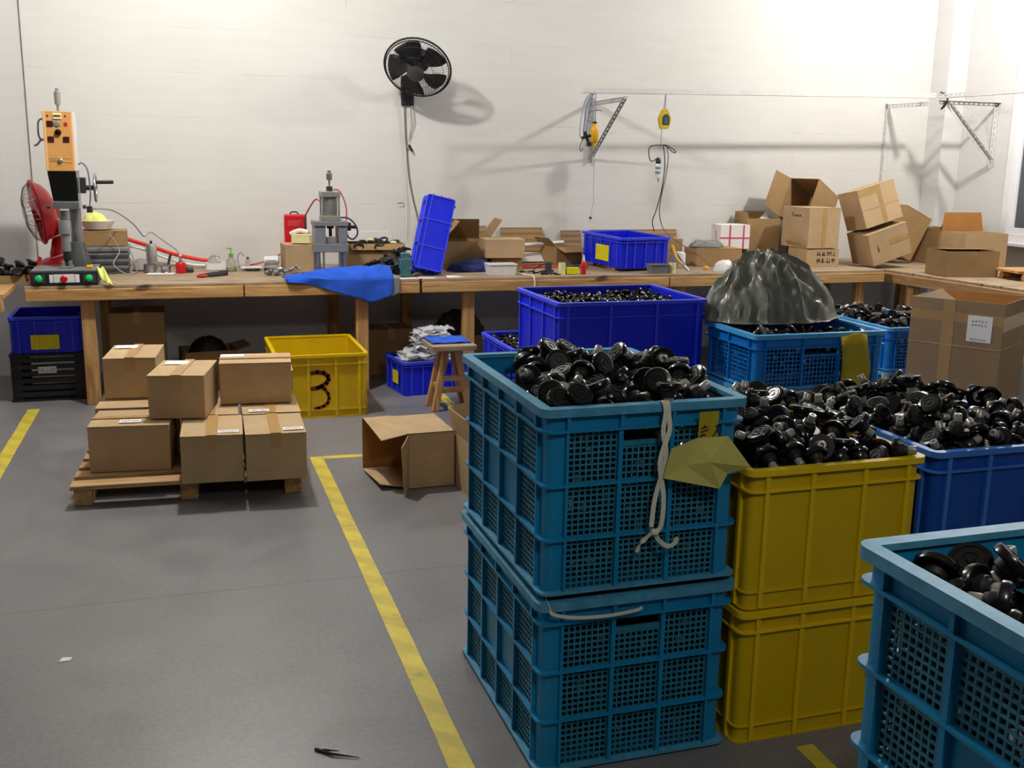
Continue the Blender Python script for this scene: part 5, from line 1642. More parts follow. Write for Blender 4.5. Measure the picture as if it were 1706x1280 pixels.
# grey toolbox, carton and bowl behind the machine
t = thing('tool_box', 'grey ribbed plastic tool box behind the welding machine', 'tool box', (-0.44, 7.80, ZB))
MB().box(-0.20, 0.13, -0.13, 0.13, 0, 0.15).build('body', MAT['grey_plastic'], t, bevel=0.012)
for z in (0.03, 0.075, 0.12):
    MB().box(-0.205, 0.135, -0.137, 0.135, z - 0.012, z + 0.012).build('rib', MAT['dark_grey'], t, bevel=0.004)
MB().box(-0.21, 0.14, -0.14, 0.14, 0.15, 0.185).build('lid', MAT['grey_plastic'], t, bevel=0.01)
carton('small worn carton on the grey tool box', (-0.47, 7.80, ZB + 0.187), 0.31, 0.24, 0.105, 0, None, None, 'card_old', 'x', None, False)
t = thing('plastic_bowl', 'translucent white bowl holding a pale lime cloth', 'bowl', (-0.50, 7.78, ZB + 0.298))
MB().lathe([(0.06, 0.0), (0.085, 0.004), (0.115, 0.055), (0.118, 0.06), (0.112, 0.058), (0.08, 0.01), (0.05, 0.008)], 22).build('bowl', MAT['white_plastic'], t, 50)
bag('cloth', 'pale lime cloth bunched in the white bowl', MAT['neon'], (-0.51, 7.79, ZB + 0.315), 0.085, 0.075, 0.10, 7.0, (-0.3, 0), 1.2, 'cloth', 30, 12)


def lime_fn(u, v):
    pts = [(-0.46, 7.10, 0.885), (-0.445, 7.04, 0.87), (-0.43, 7.015, 0.83), (-0.41, 6.999, 0.80), (-0.385, 7.0, 0.787)]
    k = v * (len(pts) - 1)
    i = min(int(k), len(pts) - 2)
    p = Vector(pts[i]).lerp(Vector(pts[i + 1]), k - i)
    return (p.x + (u - 0.5) * 0.045, p.y - 0.008 * math.sin(u * 7 + v * 6), p.z + 0.006 * math.sin(u * 9) + (0.004 if v > 0.9 else 0))


cloth('cloth', 'pale lime rag hanging off the corner of the machine base', MAT['neon'], lime_fn, 8, 16, 0.003)


# ------------------------------------------------------------------ small things on the left bench
def turned(name, label, cat, loc, profs, smooth=40, n=20):
    """a turned thing: list of (part name, material, profile)"""
    t_ = thing(name, label, cat, loc)
    for pn_, mt_, pf_ in profs:
        MB().lathe(pf_, n).build(pn_, MAT[mt_], t_, smooth)
    return t_


turned('canister', 'tall aluminium canister with a black nozzle', 'canister', (-0.16, 7.92, ZB),
       [('body', 'alu', [(0.036, 0), (0.037, 0.01), (0.037, 0.175), (0.033, 0.182), (0.014, 0.184)]), ('nozzle', 'black_matt', [(0.008, 0.184), (0.008, 0.205), (0.005, 0.206)])])
turned('glass_dome', 'clear round jar lying beside the aluminium canister', 'jar', (-0.235, 7.86, ZB),
       [('jar', 'clear', [(0.05, 0), (0.055, 0.03), (0.045, 0.07), (0.02, 0.085)]), ('base', 'maroon', [(0.06, -0.0), (0.06, 0.006), (0.056, 0.007)])])
turned('metal_cup', 'steel cup in front of the aluminium canister', 'cup', (-0.17, 7.70, ZB), [('cup', 'steel', [(0.042, 0), (0.044, 0.06), (0.041, 0.06), (0.039, 0.006), (0.02, 0.005)])])
turned('metal_collar', 'ribbed steel collar left of the red oil bottle', 'collar', (-0.065, 7.66, ZB), [('collar', 'steel', [(0.034, 0), (0.036, 0.006), (0.033, 0.01), (0.033, 0.04), (0.037, 0.046), (0.037, 0.056), (0.024, 0.056), (0.022, 0.01)])])
turned('oil_bottle', 'red oil bottle with a metal neck', 'bottle', (0.035, 7.65, ZB),
       [('body', 'red', [(0.034, 0), (0.036, 0.006), (0.036, 0.062), (0.028, 0.075), (0.015, 0.078)]), ('neck', 'steel', [(0.013, 0.077), (0.015, 0.09), (0.009, 0.095), (0.009, 0.115), (0.013, 0.118), (0.006, 0.13)])])
tag(MB().cyl((0.075, 7.66, 0.803), (0.115, 7.67, 0.803), 0.02, 12).build('bottle_cap', MAT['dark_grey'], None, 40), 'dark grey round cap right of the red oil bottle', 'cap')
tag(MB().beam((-0.06, 7.80, 0.79), (-0.03, 7.82, 0.90), 0.018, 0.01, (0, 1, 0)).build('black_clip', MAT['black_matt']), 'black clip standing behind the ribbed steel collar', 'clip')
m = MB().sheet([(-0.2, 7.58, 0.782), (-0.02, 7.56, 0.782), (0.0, 7.64, 0.784), (-0.1, 7.66, 0.783), (-0.18, 7.64, 0.786)], 0.001)
tag(m.build('paper_sheet', MAT['paper']), 'torn white paper under the steel collar', 'paper')
t = thing('soap_bottle', 'clear soap dispenser with a lime green pump', 'bottle', (0.38, 7.72, ZB))
MB().lathe([(0.033, 0), (0.038, 0.006), (0.038, 0.04), (0.034, 0.075), (0.018, 0.10), (0.012, 0.104)], 20).build('body', MAT['clear'], t, 50)
MB().lathe([(0.03, 0.004), (0.0345, 0.008), (0.0345, 0.032), (0.02, 0.033)], 18).build('soap', MAT['soap'], t, 50)
MB().lathe([(0.014, 0.104), (0.016, 0.108), (0.014, 0.128), (0.006, 0.132)], 14).build('collar', MAT['lime'], t, 50)
MB().cyl((0, 0, 0.13), (0, 0, 0.16), 0.004, 8).box(-0.032, 0.008, -0.006, 0.006, 0.158, 0.166).build('pump', MAT['lime'], t)
t = thing('plastic_tray', 'clear shallow tray left of the soap dispenser', 'tray', (0.29, 7.86, ZB))
MB().ring(0.17, 0.12, 0.02, 0.003, 0.002, 0.05).box(-0.08, 0.08, -0.055, 0.055, 0, 0.003).build('tray', MAT['white_plastic'], t, 40)
turned('clear_dome', 'clear plastic dome standing in the shallow tray', 'dome', (0.27, 7.88, ZB + 0.004), [('dome', 'clear', [(0.045, 0), (0.048, 0.05), (0.036, 0.085), (0.015, 0.098)])])


def glove_fn(u, v):
    x = 0.14 + 0.20 * u
    y = 7.36 + 0.13 * u + (v - 0.5) * (0.045 + 0.05 * math.sin(u * 2.6))
    return (x, y, 0.784 + 0.018 * math.sin(v * 3.14) * (0.5 + u) + 0.006 * noise.noise((u * 9, v * 5, 0)))


cloth('work_glove', 'black work glove with red lining lying near the bench edge', MAT['black_matt'], glove_fn, 14, 6, 0.006, 'glove')
tag(MB().tube(spline([(0.135, 7.35, 0.79), (0.16, 7.33, 0.795), (0.20, 7.36, 0.79)], 5), 0.007, 6).build('lining_strip', MAT['red_hose'], None, 50), 'red lining strip curling from the work glove', 'strip')
# bits between the soap and the carton
tag(MB().tube(spline([(0.44, 7.80, 0.79), (0.43, 7.80, 0.87), (0.45, 7.80, 0.905), (0.475, 7.80, 0.88)], 6), 0.003, 6).build('wire', MAT['cable_blue'], None, 50), 'thin bent grey wire right of the soap dispenser', 'wire')
turned('small_vial', 'small clear vial with a dark cap right of the soap dispenser', 'vial', (0.50, 7.80, ZB), [('vial', 'clear', [(0.014, 0), (0.014, 0.07), (0.008, 0.078)]), ('cap', 'dark_grey', [(0.009, 0.078), (0.009, 0.092), (0.004, 0.093)])])
m = MB().box(0.45, 0.60, 7.74, 7.84, 0.795, 0.803)
tag(m.build('plastic_plate', MAT['white_plastic'], None, 0, 0.003), 'white plastic plate lying over a black ring', 'plate')
turned('black_disc', 'flat black disc under the white plastic plate', 'disc', (0.53, 7.74, ZB), [('disc', 'black_matt', [(0.05, 0), (0.05, 0.012), (0.03, 0.0135)])])
turned('glass_jar', 'clear jar with a dark base lying before the carton', 'jar', (0.66, 7.72, ZB), [('base', 'black_matt', [(0.055, 0), (0.055, 0.018), (0.03, 0.019)]), ('jar', 'clear', [(0.05, 0.019), (0.05, 0.06), (0.03, 0.075), (0.015, 0.076)])])
MB_ = MB().cyl((0.62, 7.80, 0.845), (0.72, 7.78, 0.85), 0.032, 14)
tag(MB_.build('white_roll', MAT['white_plastic'], None, 40), 'white wrapped roll lying behind the clear jar', 'roll')
rnd = random.Random(8)
m = MB().lathe([(0.010, 0), (0.014, 0.003), (0.014, 0.016), (0.009, 0.019), (0.009, 0.032), (0.005, 0.033)], 10)
FIT = m.mesh('fitting', 40)
FIT.materials.append(MAT['steel'])
for k in range(22):
    u = rnd.random()
    o = link('pipe_fitting', FIT, None, None, 0, (0.60 + 0.22 * u + rnd.uniform(-0.01, 0.01), 7.40 + 0.05 * u + rnd.uniform(-0.04, 0.05), 0.80 + (k % 2) * 0.022 * (0.3 + u)), (rnd.uniform(0.8, 2.2), rnd.uniform(-0.6, 0.6), rnd.uniform(0, 6.28)))
    tag(o, 'small steel pipe fitting in the pile left of the blue cloth', 'fitting', 'steel fittings left of the blue cloth')

# hoses along the wall on the left bench
tag(MB().tube(spline([(-0.36, 7.96, 1.01), (-0.2, 8.02, 0.95), (0.0, 8.06, 0.875), (0.14, 8.08, 0.84), (0.24, 8.08, 0.825)], 8), 0.014, 10).build('hose', MAT['red_hose'], None, 50), 'thick red hose sloping down along the wall', 'hose')
tag(MB().tube(spline([(-0.34, 7.90, 0.96), (-0.22, 7.95, 0.925), (-0.05, 8.0, 0.85), (0.12, 8.02, 0.80), (0.26, 8.02, 0.795)], 8), 0.009, 8).build('hose', MAT['white_plastic'], None, 50), 'white hose running below the thick red hose', 'hose')
tag(MB().tube(spline([(-0.50, 7.26, 1.245), (-0.38, 7.5, 1.22), (-0.27, 7.75, 1.12), (-0.205, 7.9, 1.02), (-0.16, 7.95, 1.045), (-0.08, 7.98, 0.985), (0.0, 7.9, 0.93), (0.035, 7.7, 0.90)], 8), 0.0045, 7).build('air_line', MAT['cable_grey'], None, 50), 'thin grey air line from the machine to the oil bottle', 'hose')
tag(MB().tube(spline([(-0.42, 7.62, 1.06), (-0.36, 7.60, 0.95), (-0.40, 7.55, 0.86), (-0.33, 7.55, 0.795), (-0.28, 7.62, 0.788), (-0.26, 7.75, 0.80), (-0.3, 7.85, 0.93)], 8), 0.004, 7).build('cable', MAT['cable_grey'], None, 50), 'grey cable looping down from the tool box', 'cable')
tag(MB().tube(spline([(0.50, 7.92, 0.80), (0.60, 7.95, 0.815), (0.72, 7.95, 0.86), (0.82, 7.92, 0.95), (0.90, 7.85, 1.12), (0.965, 7.62, 1.285), (0.99, 7.50, 1.29)], 8), 0.0055, 8).build('air_hose', MAT['pipe_red'], None, 50), 'dark red air hose rising from the bench to the press', 'hose')

# ------------------------------------------------------------------ boxes by the press
t = thing('tool_case', 'red tool case standing behind the brown carton', 'case', (0.86, 7.98, ZB))
MB().box(-0.075, 0.075, -0.04, 0.04, 0, 0.39).build('body', MAT['red'], t, bevel=0.012)
MB().box(-0.055, 0.055, -0.045, -0.04, 0.30, 0.345).build('badge', MAT['pipe_red'], t, bevel=0.004)
MB().box(0.076, 0.088, -0.035, 0.035, 0.01, 0.385).build('side_rim', MAT['dark_grey'], t, bevel=0.003)
MB().tube(spline([(-0.03, 0, 0.39), (-0.02, 0, 0.405), (0.02, 0, 0.405), (0.03, 0, 0.39)], 5), 0.005, 7).build('handle', MAT['black_matt'], t, 50)
t = carton('small white and yellow box on the brown carton beside the press', (0.875, 7.65, ZB + 0.203), 0.13, 0.10, 0.06, math.radians(-20), None, None, 'card', 'x', None, False)
for c in t.children:
    c.data.materials.clear()
    c.data.materials.append(MAT['cream'])
tag(MB().tube(spline([(0.80, 7.70, 1.045), (0.86, 7.68, 1.07), (0.92, 7.66, 1.06)], 5), 0.016, 8).build('white_tube', MAT['white_plastic'], None, 50), 'short white tube on the small white and yellow box', 'tube')

# ------------------------------------------------------------------ small pneumatic press
t = thing('pneumatic_press', 'small grey pneumatic press standing on four rods', 'press', (1.035, 7.36, ZB))
for x in (-0.095, 0.095):
    for y in (-0.07, 0.07):
        MB().cyl((x, y, 0.0), (x, y, 0.165), 0.012, 12).build('rod', MAT['steel'], t, 40)
for x in (-0.055, 0.055):
    MB().cyl((x, -0.075, 0.0), (x, -0.075, 0.165), 0.007, 10).build('thin_rod', MAT['steel'], t, 40)
MB().box(-0.115, 0.115, -0.09, 0.09, 0.166, 0.225).build('bed_plate', MAT['grey_paint'], t, bevel=0.003)
MB().box(-0.112, 0.112, -0.088, 0.088, 0.0, 0.012).build('foot_plate', MAT['grey_paint'], t, bevel=0.003)
for x0, x1 in ((-0.112, -0.038), (0.05, 0.112)):
    MB().box(x0, x1, -0.08, 0.08, 0.226, 0.345).build('side_block', MAT['grey_paint'], t, bevel=0.003)
MB().box(-0.118, 0.118, -0.09, 0.09, 0.346, 0.378).build('head_plate', MAT['grey_paint'], t, bevel=0.003)
MB().box(-0.035, 0.045, -0.04, 0.04, 0.226, 0.265).build('anvil', MAT['alu'], t, bevel=0.003)
MB().cyl((0.005, 0, 0.27), (0.005, 0, 0.346), 0.011, 12).build('ram', MAT['dark_steel'], t, 40)
MB().cyl((0.005, 0, 0.325), (0.005, 0, 0.345), 0.024, 12).build('ram_nut', MAT['dark_steel'], t, 40)
MB().box(-0.062, 0.07, -0.065, 0.065, 0.379, 0.415).build('cylinder_base', MAT['alu'], t, bevel=0.004)
MB().lathe([(0.05, 0.416), (0.052, 0.42), (0.052, 0.535), (0.045, 0.54)], 20, (0.004, 0, 0)).build('cylinder', MAT['alu'], t, 40)
for x in (-0.052, 0.06):
    for y in (-0.055, 0.055):
        MB().cyl((x, y, 0.416), (x, y, 0.54), 0.006, 8).build('tie_rod', MAT['steel'], t, 40)
MB().box(-0.062, 0.07, -0.065, 0.065, 0.541, 0.58).build('cylinder_cap', MAT['alu'], t, bevel=0.004)
MB().lathe([(0.022, 0.581), (0.022, 0.612), (0.01, 0.615)], 6, (0.004, 0, 0)).build('hex_nut', MAT['dark_steel'], t, 30)
MB().lathe([(0.007, 0.615), (0.007, 0.655), (0.019, 0.657), (0.021, 0.665), (0.021, 0.70), (0.013, 0.706), (0.013, 0.72), (0.006, 0.721)], 14, (0.004, 0, 0)).build('stroke_adjuster', MAT['steel'], t, 40)
MB().tube(spline([(0.03, 0, 0.592), (0.07, 0, 0.585), (0.105, 0, 0.52), (0.12, 0, 0.45), (0.118, 0, 0.38)], 8), 0.0045, 8).build('red_air_hose', MAT['pipe_red'], t, 50)
MB().tube(spline([(0.07, 0, 0.40), (0.13, 0, 0.395), (0.18, 0, 0.35), (0.195, 0, 0.29), (0.165, 0, 0.25), (0.13, 0, 0.265), (0.12, 0, 0.31), (0.13, 0, 0.335)], 8), 0.0055, 8).build('black_hose', MAT['cable'], t, 50)
MB().box(0.119, 0.145, -0.03, 0.03, 0.31, 0.365).cyl((0.145, 0, 0.335), (0.19, 0, 0.335), 0.012, 10).build('valve', MAT['black_matt'], t)

# ------------------------------------------------------------------ things right of the press
m = MB().ring(0.36, 0.10, 0.01, 0.003, 0.0, 0.07).box(-0.178, 0.178, -0.048, 0.048, 0, 0.003)
t = thing('plastic_tray', 'white plastic tray behind the worn carton with black straps', 'tray', (1.42, 8.0, ZB + 0.19))
m.build('tray', MAT['white_plastic'], t)
rnd = random.Random(44)
RB = MB().tube([(0.026 * math.cos(2 * math.pi * i / 14), 0.018 * math.sin(2 * math.pi * i / 14), 0) for i in range(14)], 0.006, 6, True).mesh('rubber_loop', 50)
RB.materials.append(MAT['black_matt'])
for x, y, z, rx in ((1.33, 7.74, 0.968, 1.2), (1.45, 7.73, 0.975, 1.3), (1.42, 7.80, 0.985, 0.5), (1.50, 7.82, 0.985, 0.9), (1.58, 7.80, 0.975, 0.2), (1.45, 7.722, 0.935, 1.5), (1.30, 7.726, 0.945, 1.5)):
    o = link('rubber_loop', RB, None, None, 0, (x, y, z), (rx, rnd.uniform(-0.3, 0.3), rnd.uniform(-0.5, 0.5)))
    o.scale = (1.3, 1.3, 1.3)
    tag(o, 'black rubber loop on the rim of the worn carton right of the press', 'loop', 'rubber loops on the worn carton')
for x, y, z in ((1.40, 7.79, 0.995), (1.565, 7.76, 0.975)):
    o = MB().lathe([(0.02, 0), (0.028, 0.006), (0.022, 0.018), (0.008, 0.02)], 12).build('cream_disc', MAT['cream'], None, 50)
    o.location = (x, y, z - 0.01)
    tag(o, 'round cream cap among the black rubber loops', 'cap', 'cream caps among the rubber')
# heap of flat black rubber pieces
FP = MB().box(-0.024, 0.024, -0.012, 0.012, -0.003, 0.003).lathe([(0.010, 0.003), (0.014, 0.004), (0.014, 0.010), (0.008, 0.011)], 8).mesh('rubber_piece', 40)
FP.materials.append(MAT['black'])
for k in range(120):
    u, v = rnd.random(), rnd.random()
    x = 1.24 + 0.38 * u
    y = 7.26 + 0.38 * v
    h = 0.17 * min(1.0, max(0.0, u - 0.05) * 1.25) * (0.3 + 0.7 * math.sin(v * 3.0))
    o = link('rubber_piece', FP, None, None, 0, (x, y, 0.795 + h * (0.55 + 0.45 * rnd.random())), (rnd.uniform(-0.8, 0.8), rnd.uniform(-0.8, 0.8), rnd.uniform(0, 6.28)))
    tag(o, 'small flat black rubber piece in the heap beside the teal block', 'rubber piece', 'black rubber pieces beside the teal block')
rb = bag('rubber_fill', 'core of the black rubber heap beside the teal block', MAT['black_matt'], (1.50, 7.46, ZB), 0.15, 0.16, 0.13, 4.0, (0.3, 0), 0.8, 'rubber pieces', 30, 10)
rb['kind'] = 'stuff'
t = thing('acrylic_block', 'stack of clear teal acrylic blocks on the bench edge', 'block', (1.525, 7.15, ZB + 0.003))
MB().box(-0.035, 0.035, -0.03, 0.03, 0, 0.055).build('block', MAT['teal_clear'], t, bevel=0.006)
MB().box(-0.042, 0.042, -0.035, 0.035, 0.057, 0.125).build('block', MAT['teal_clear'], t, bevel=0.006)
MB().box(-0.03, 0.03, -0.028, 0.028, 0.127, 0.165).build('block', MAT['teal_clear'], t, bevel=0.006)
m = MB().sheet([(1.42, 7.03, 0.7815), (1.70, 7.035, 0.7815), (1.74, 7.09, 0.7815), (1.45, 7.10, 0.7815)], 0.001)
tag(m.build('paper_sheet', MAT['paper']), 'white paper under the teal acrylic blocks', 'paper')
m = MB().sheet([(1.80, 7.05, 0.7815), (1.93, 7.06, 0.7815), (1.90, 7.13, 0.7825), (1.82, 7.14, 0.789)], 0.001)
tag(m.build('paper_sheet', MAT['paper']), 'white paper scrap right of the tilted tote', 'paper')

# tilted tote leaning on the carton behind; its underside faces the room
tt = solid_crate('plastic_tote', 'cobalt blue tote standing tilted on its end on the bench', (0, 0, 0), 0.235, 0.56, 0.15, 2, 3, CB, 0, 0.03, 'cobalt blue totes', 0.0, cat='tote')
tt.rotation_mode = 'XYZ'
R_ = Matrix.Rotation(math.radians(13), 4, 'Y') @ Matrix.Rotation(math.radians(-9), 4, 'Z') @ Matrix.Rotation(math.radians(-101), 4, 'X')
tt.rotation_euler = R_.to_euler()
tt.location = (1.755, 7.235, 1.078)
for y in (-0.09, 0.10):
    MB().box(-0.10, 0.10, y - 0.004, y + 0.004, -0.007, 0.0).build('base_rib', MAT['cobalt_rim'], tt)
MB().box(-0.068, -0.060, -0.26, 0.26, -0.007, 0.0).build('base_rib', MAT['cobalt_rim'], tt)
MB().ring(0.205, 0.53, 0.02, 0.008, -0.009, 0.0).build('base_rim', MAT['cobalt_rim'], tt)

# ------------------------------------------------------------------ blue cloth over the bench edge
def towel_fn(u, v):
    # u along the bench, v from the back edge down over the front
    x = 0.70 + 0.70 * u
    back = 7.10 + 0.30 * u ** 0.7 * (1 - 0.25 * u)
    drop = 0.02 + 0.15 * (max(0.0, min(1.0, (u - 0.02) / 0.75)) ** 1.3) * (1 if u < 0.82 else 1 - (u - 0.82) * 1.8)
    if v < 0.62:
        k = v / 0.62
        y = back + (7.002 - back) * k
        z = 0.800 + 0.02 * abs(noise.noise((u * 5, v * 4, 3))) + (0.006 + 0.052 * min(1.0, u * 2.2)) * math.sin(k * 3.1416) ** 0.8
    else:
        k = (v - 0.62) / 0.38
        y = 7.002 - 0.012 - 0.012 * math.sin(u * 14 + k) * k
        z = 0.800 - k * drop + 0.008 * noise.noise((u * 6, k * 2, 9)) * (1 - k)
    return (x - 0.05 * (1 - v) * (0.5 - u), y, z)


cloth('towel', 'blue towel draped over the front edge of the workbench', MAT['towel'], towel_fn, 40, 34, 0.006)


def towel2_fn(u, v):
    x = 1.395 + 0.06 * u
    k = v
    if k < 0.5:
        return (x, 7.25 - 0.5 * k, 0.792 + 0.008 * math.sin(k * 6))
    return (x, 6.996, 0.792 - (k - 0.5) * 2 * (0.13 - 0.03 * u))


cloth('cloth', 'grey cloth edge beside the blue towel', MAT['grey_cloth'], towel2_fn, 6, 20, 0.004)

# ------------------------------------------------------------------ middle of the bench
bag('cloth', 'navy cloth bundle behind the white tub', MAT['navy'], (2.09, 7.46, ZB), 0.17, 0.10, 0.085, 12.0, (0.2, 0.1), 1.8, 'cloth', 48, 18)
t = thing('plastic_tub', 'rectangular white plastic tub with clear walls', 'tub', (2.235, 7.19, ZB))
vs = []
for z, k in ((0, 0.86), (0.078, 1.0)):
    vs += [(sx * 0.105 * k, sy * 0.07 * k, z) for sx, sy in ((-1, -1), (1, -1), (1, 1), (-1, 1))]
MB().add(vs, [(3, 2, 1, 0), (0, 1, 5, 4), (1, 2, 6, 5), (2, 3, 7, 6), (3, 0, 4, 7)]).build('tub', MAT['white_plastic'], t).modifiers.new('solid', 'SOLIDIFY').thickness = 0.003
MB().ring(0.218, 0.148, 0.012, 0.007, 0.076, 0.081).build('rim', MAT['white_plastic'], t)
tag(MB().tube(spline([(2.36, 7.20, 0.79), (2.40, 7.12, 0.787), (2.425, 7.02, 0.785), (2.43, 6.996, 0.75), (2.43, 6.995, 0.68), (2.432, 6.995, 0.60)], 8), 0.005, 7).build('cable', MAT['white_plastic'], None, 50), 'white cable running over the bench edge beside the tub', 'cable')
tag(MB().cyl((2.46, 7.95, 0.915), (3.02, 8.0, 0.945), 0.014, 12).build('tube', MAT['white_plastic'], None, 40), 'white tube lying across behind the small carton', 'tube')
m = MB().sheet([(2.66, 8.0, 0.79), (2.9, 7.98, 0.79), (2.93, 8.05, 0.86), (2.68, 8.06, 0.86)], 0.002)
tag(m.build('paper_sheet', MAT['paper']), 'white paper leaning below the corrugated sheet', 'paper')
tag(MB().beam((2.44, 7.62, 0.787), (3.06, 7.55, 0.787), 0.022, 0.010).build('red_bar', MAT['red_hose']), 'thin red bar lying along the bench left of the blue tote', 'bar')
tag(MB().beam((2.46, 7.70, 0.787), (2.85, 7.72, 0.799), 0.018, 0.010).build('red_bar', MAT['pipe_red']), 'dark red bar lying behind the thin red one', 'bar')
rnd = random.Random(70)
for k, (x, y, s_) in enumerate(((2.50, 7.25, 1.0), (2.58, 7.22, 1.2), (2.44, 7.30, 0.8), (2.55, 7.12, 1.1), (2.62, 7.10, 0.9), (2.66, 7.30, 1.0))):
    o = MB().tube(spline([(-0.04, 0, 0.006), (-0.01, 0.02, 0.012), (0.02, -0.01, 0.008), (0.045, 0.01, 0.006)], 5), [0.005] * 5 + [0.009] * 6 + [0.005] * 5, 8).build('cable_piece', MAT['black_matt'], None, 50)
    o.location = (x, y, ZB)
    o.rotation_euler = (0, 0, rnd.uniform(0, 6))
    o.scale = (s_, s_, s_)
    tag(o, 'short black cable piece on the bench left of the tape rolls', 'cable', 'black cable pieces')
t = thing('hot_glue_tool', 'dark grey tool with a cable left of the cream tape roll', 'tool', (2.61, 7.22, ZB))
MB().box(-0.02, 0.025, -0.02, 0.02, 0.0, 0.085).build('body', MAT['dark_grey'], t, bevel=0.006)
MB().tube(spline([(-0.02, 0, 0.07), (-0.08, 0, 0.05), (-0.13, 0.0, 0.012)], 6), 0.005, 6).build('lead', MAT['black_matt'], t, 50)


def tape_roll(label, loc, r, ri, w_, mat):
    t_ = thing('tape_roll', label, 'tape roll', loc)
    MB().lathe([(ri, 0), (r, 0), (r, w_), (ri, w_), (ri, 0.001)], 24).build('roll', MAT[mat], t_, 40)
    MB().lathe([(ri - 0.003, 0.001), (ri - 0.0003, 0.001), (ri - 0.0003, w_ - 0.001), (ri - 0.003, w_ - 0.001), (ri - 0.003, 0.002)], 20).build('core', MAT['card'], t_, 40)


tape_roll('cream tape roll standing beside the red squeeze bottle', (2.685, 7.13, ZB), 0.026, 0.016, 0.085, 'cream')
t = thing('sponge', 'yellow block between the cream roll and the red bottle', 'sponge', (2.765, 7.13, ZB))
MB().box(-0.045, 0.045, -0.025, 0.025, 0, 0.055).build('block', MAT['yellow_label'], t, bevel=0.006)
MB().box(0.02, 0.05, -0.02, 0.03, 0.055, 0.068).box(-0.04, 0.015, -0.02, 0.03, 0.055, 0.062).build('top_layer', MAT['navy'], t, bevel=0.003)
turned('glue_bottle', 'red squeeze bottle with a white cone cap', 'bottle', (2.85, 7.12, ZB), [('body', 'red', [(0.017, 0), (0.019, 0.005), (0.019, 0.085), (0.012, 0.095)]), ('cap', 'white_plastic', [(0.011, 0.095), (0.012, 0.10), (0.005, 0.14), (0.002, 0.142)])])
# black cables coiled in the bench tote
rnd = random.Random(90)
for k in range(26):
    r_ = rnd.uniform(0.03, 0.055)
    x, y = rnd.uniform(-0.10, 0.10), rnd.uniform(-0.15, 0.15)
    z = 0.925 + 0.05 * math.exp(-(x * x + y * y) / 0.012) + rnd.uniform(-0.01, 0.02)
    m = MB().tube([(r_ * math.cos(2 * math.pi * i / 16), r_ * math.sin(2 * math.pi * i / 16) * 0.8, 0.006 * math.sin(6 * math.pi * i / 16)) for i in range(16)], 0.006, 6, True)
    o = m.build('cable_ring', MAT['cable'], None, 50)
    o.location = (3.36 + x, 7.52 + y, z)
    o.rotation_euler = (rnd.uniform(-0.6, 0.6), rnd.uniform(-0.6, 0.6), rnd.uniform(0, 6))
    tag(o, 'black cable ring piled in the blue bench tote', 'cable', 'cable rings in the bench tote')
tag(MB().beam((3.36, 7.33, 0.794), (3.36, 7.75, 0.794), 0.35, 0.024).build('wood_block', MAT['pine_y']), 'flat timber block under the blue bench tote', 'block')
t = thing('plastic_tub', 'grey plastic tub before the blue bench tote', 'tub', (3.44, 7.10, ZB))
vs = []
for z, k in ((0, 0.84), (0.065, 1.0)):
    vs += [(sx * 0.075 * k, sy * 0.05 * k, z) for sx, sy in ((-1, -1), (1, -1), (1, 1), (-1, 1))]
MB().add(vs, [(3, 2, 1, 0), (0, 1, 5, 4), (1, 2, 6, 5), (2, 3, 7, 6), (3, 0, 4, 7)]).build('tub', MAT['grey_plastic'], t).modifiers.new('solid', 'SOLIDIFY').thickness = 0.003
MB().ring(0.158, 0.108, 0.012, 0.006, 0.063, 0.068).build('rim', MAT['grey_plastic'], t)
tape_roll('cream tape roll standing beside the grey tub', (3.555, 7.09, ZB), 0.028, 0.016, 0.075, 'cream')
t = thing('pliers', 'pliers with yellow and blue grips leaning beside the blue tote', 'pliers', (3.70, 7.10, ZB))
MB().tube([(0.0, 0.0, 0.012), (-0.03, 0.03, 0.05)], [0.008, 0.012], 8).build('jaw', MAT['steel'], t, 40)
MB().tube(spline([(-0.03, 0.03, 0.05), (-0.05, 0.07, 0.10), (-0.09, 0.12, 0.17)], 5), 0.014, 8).build('grip', MAT['blue_tool'], t, 50)
MB().tube(spline([(-0.03, 0.03, 0.05), (-0.075, 0.06, 0.10), (-0.10, 0.10, 0.20)], 5), 0.012, 8).build('grip', MAT['amber'], t, 50)
turned('white_bottle', 'white plastic bottle behind the pliers', 'bottle', (3.82, 7.52, ZB), [('bottle', 'white_plastic', [(0.055, 0), (0.058, 0.008), (0.058, 0.10), (0.05, 0.115), (0.02, 0.12)])])
bag('plastic_bag', 'small white bag at the bench edge beside the garbage bag', MAT['white_plastic'], (4.02, 7.14, ZB), 0.085, 0.07, 0.085, 6.0, (0.2, 0), 0.8, nu=30, nv=12)
tag(MB().box(-0.02, 0.02, -0.015, 0.015, 0, 0.03).build('yellow_cap', MAT['amber'], None, 0, 0.008), 'small yellow cap beside the small white bag', 'cap').location = (3.93, 7.26, ZB)
bag('cloth', 'grey brown rag on the low worn carton', MAT['grey_cloth'], (4.12, 7.62, ZB + 0.147), 0.15, 0.09, 0.05, 15.0, (0, 0), 1.6, 'rag', 40, 14)

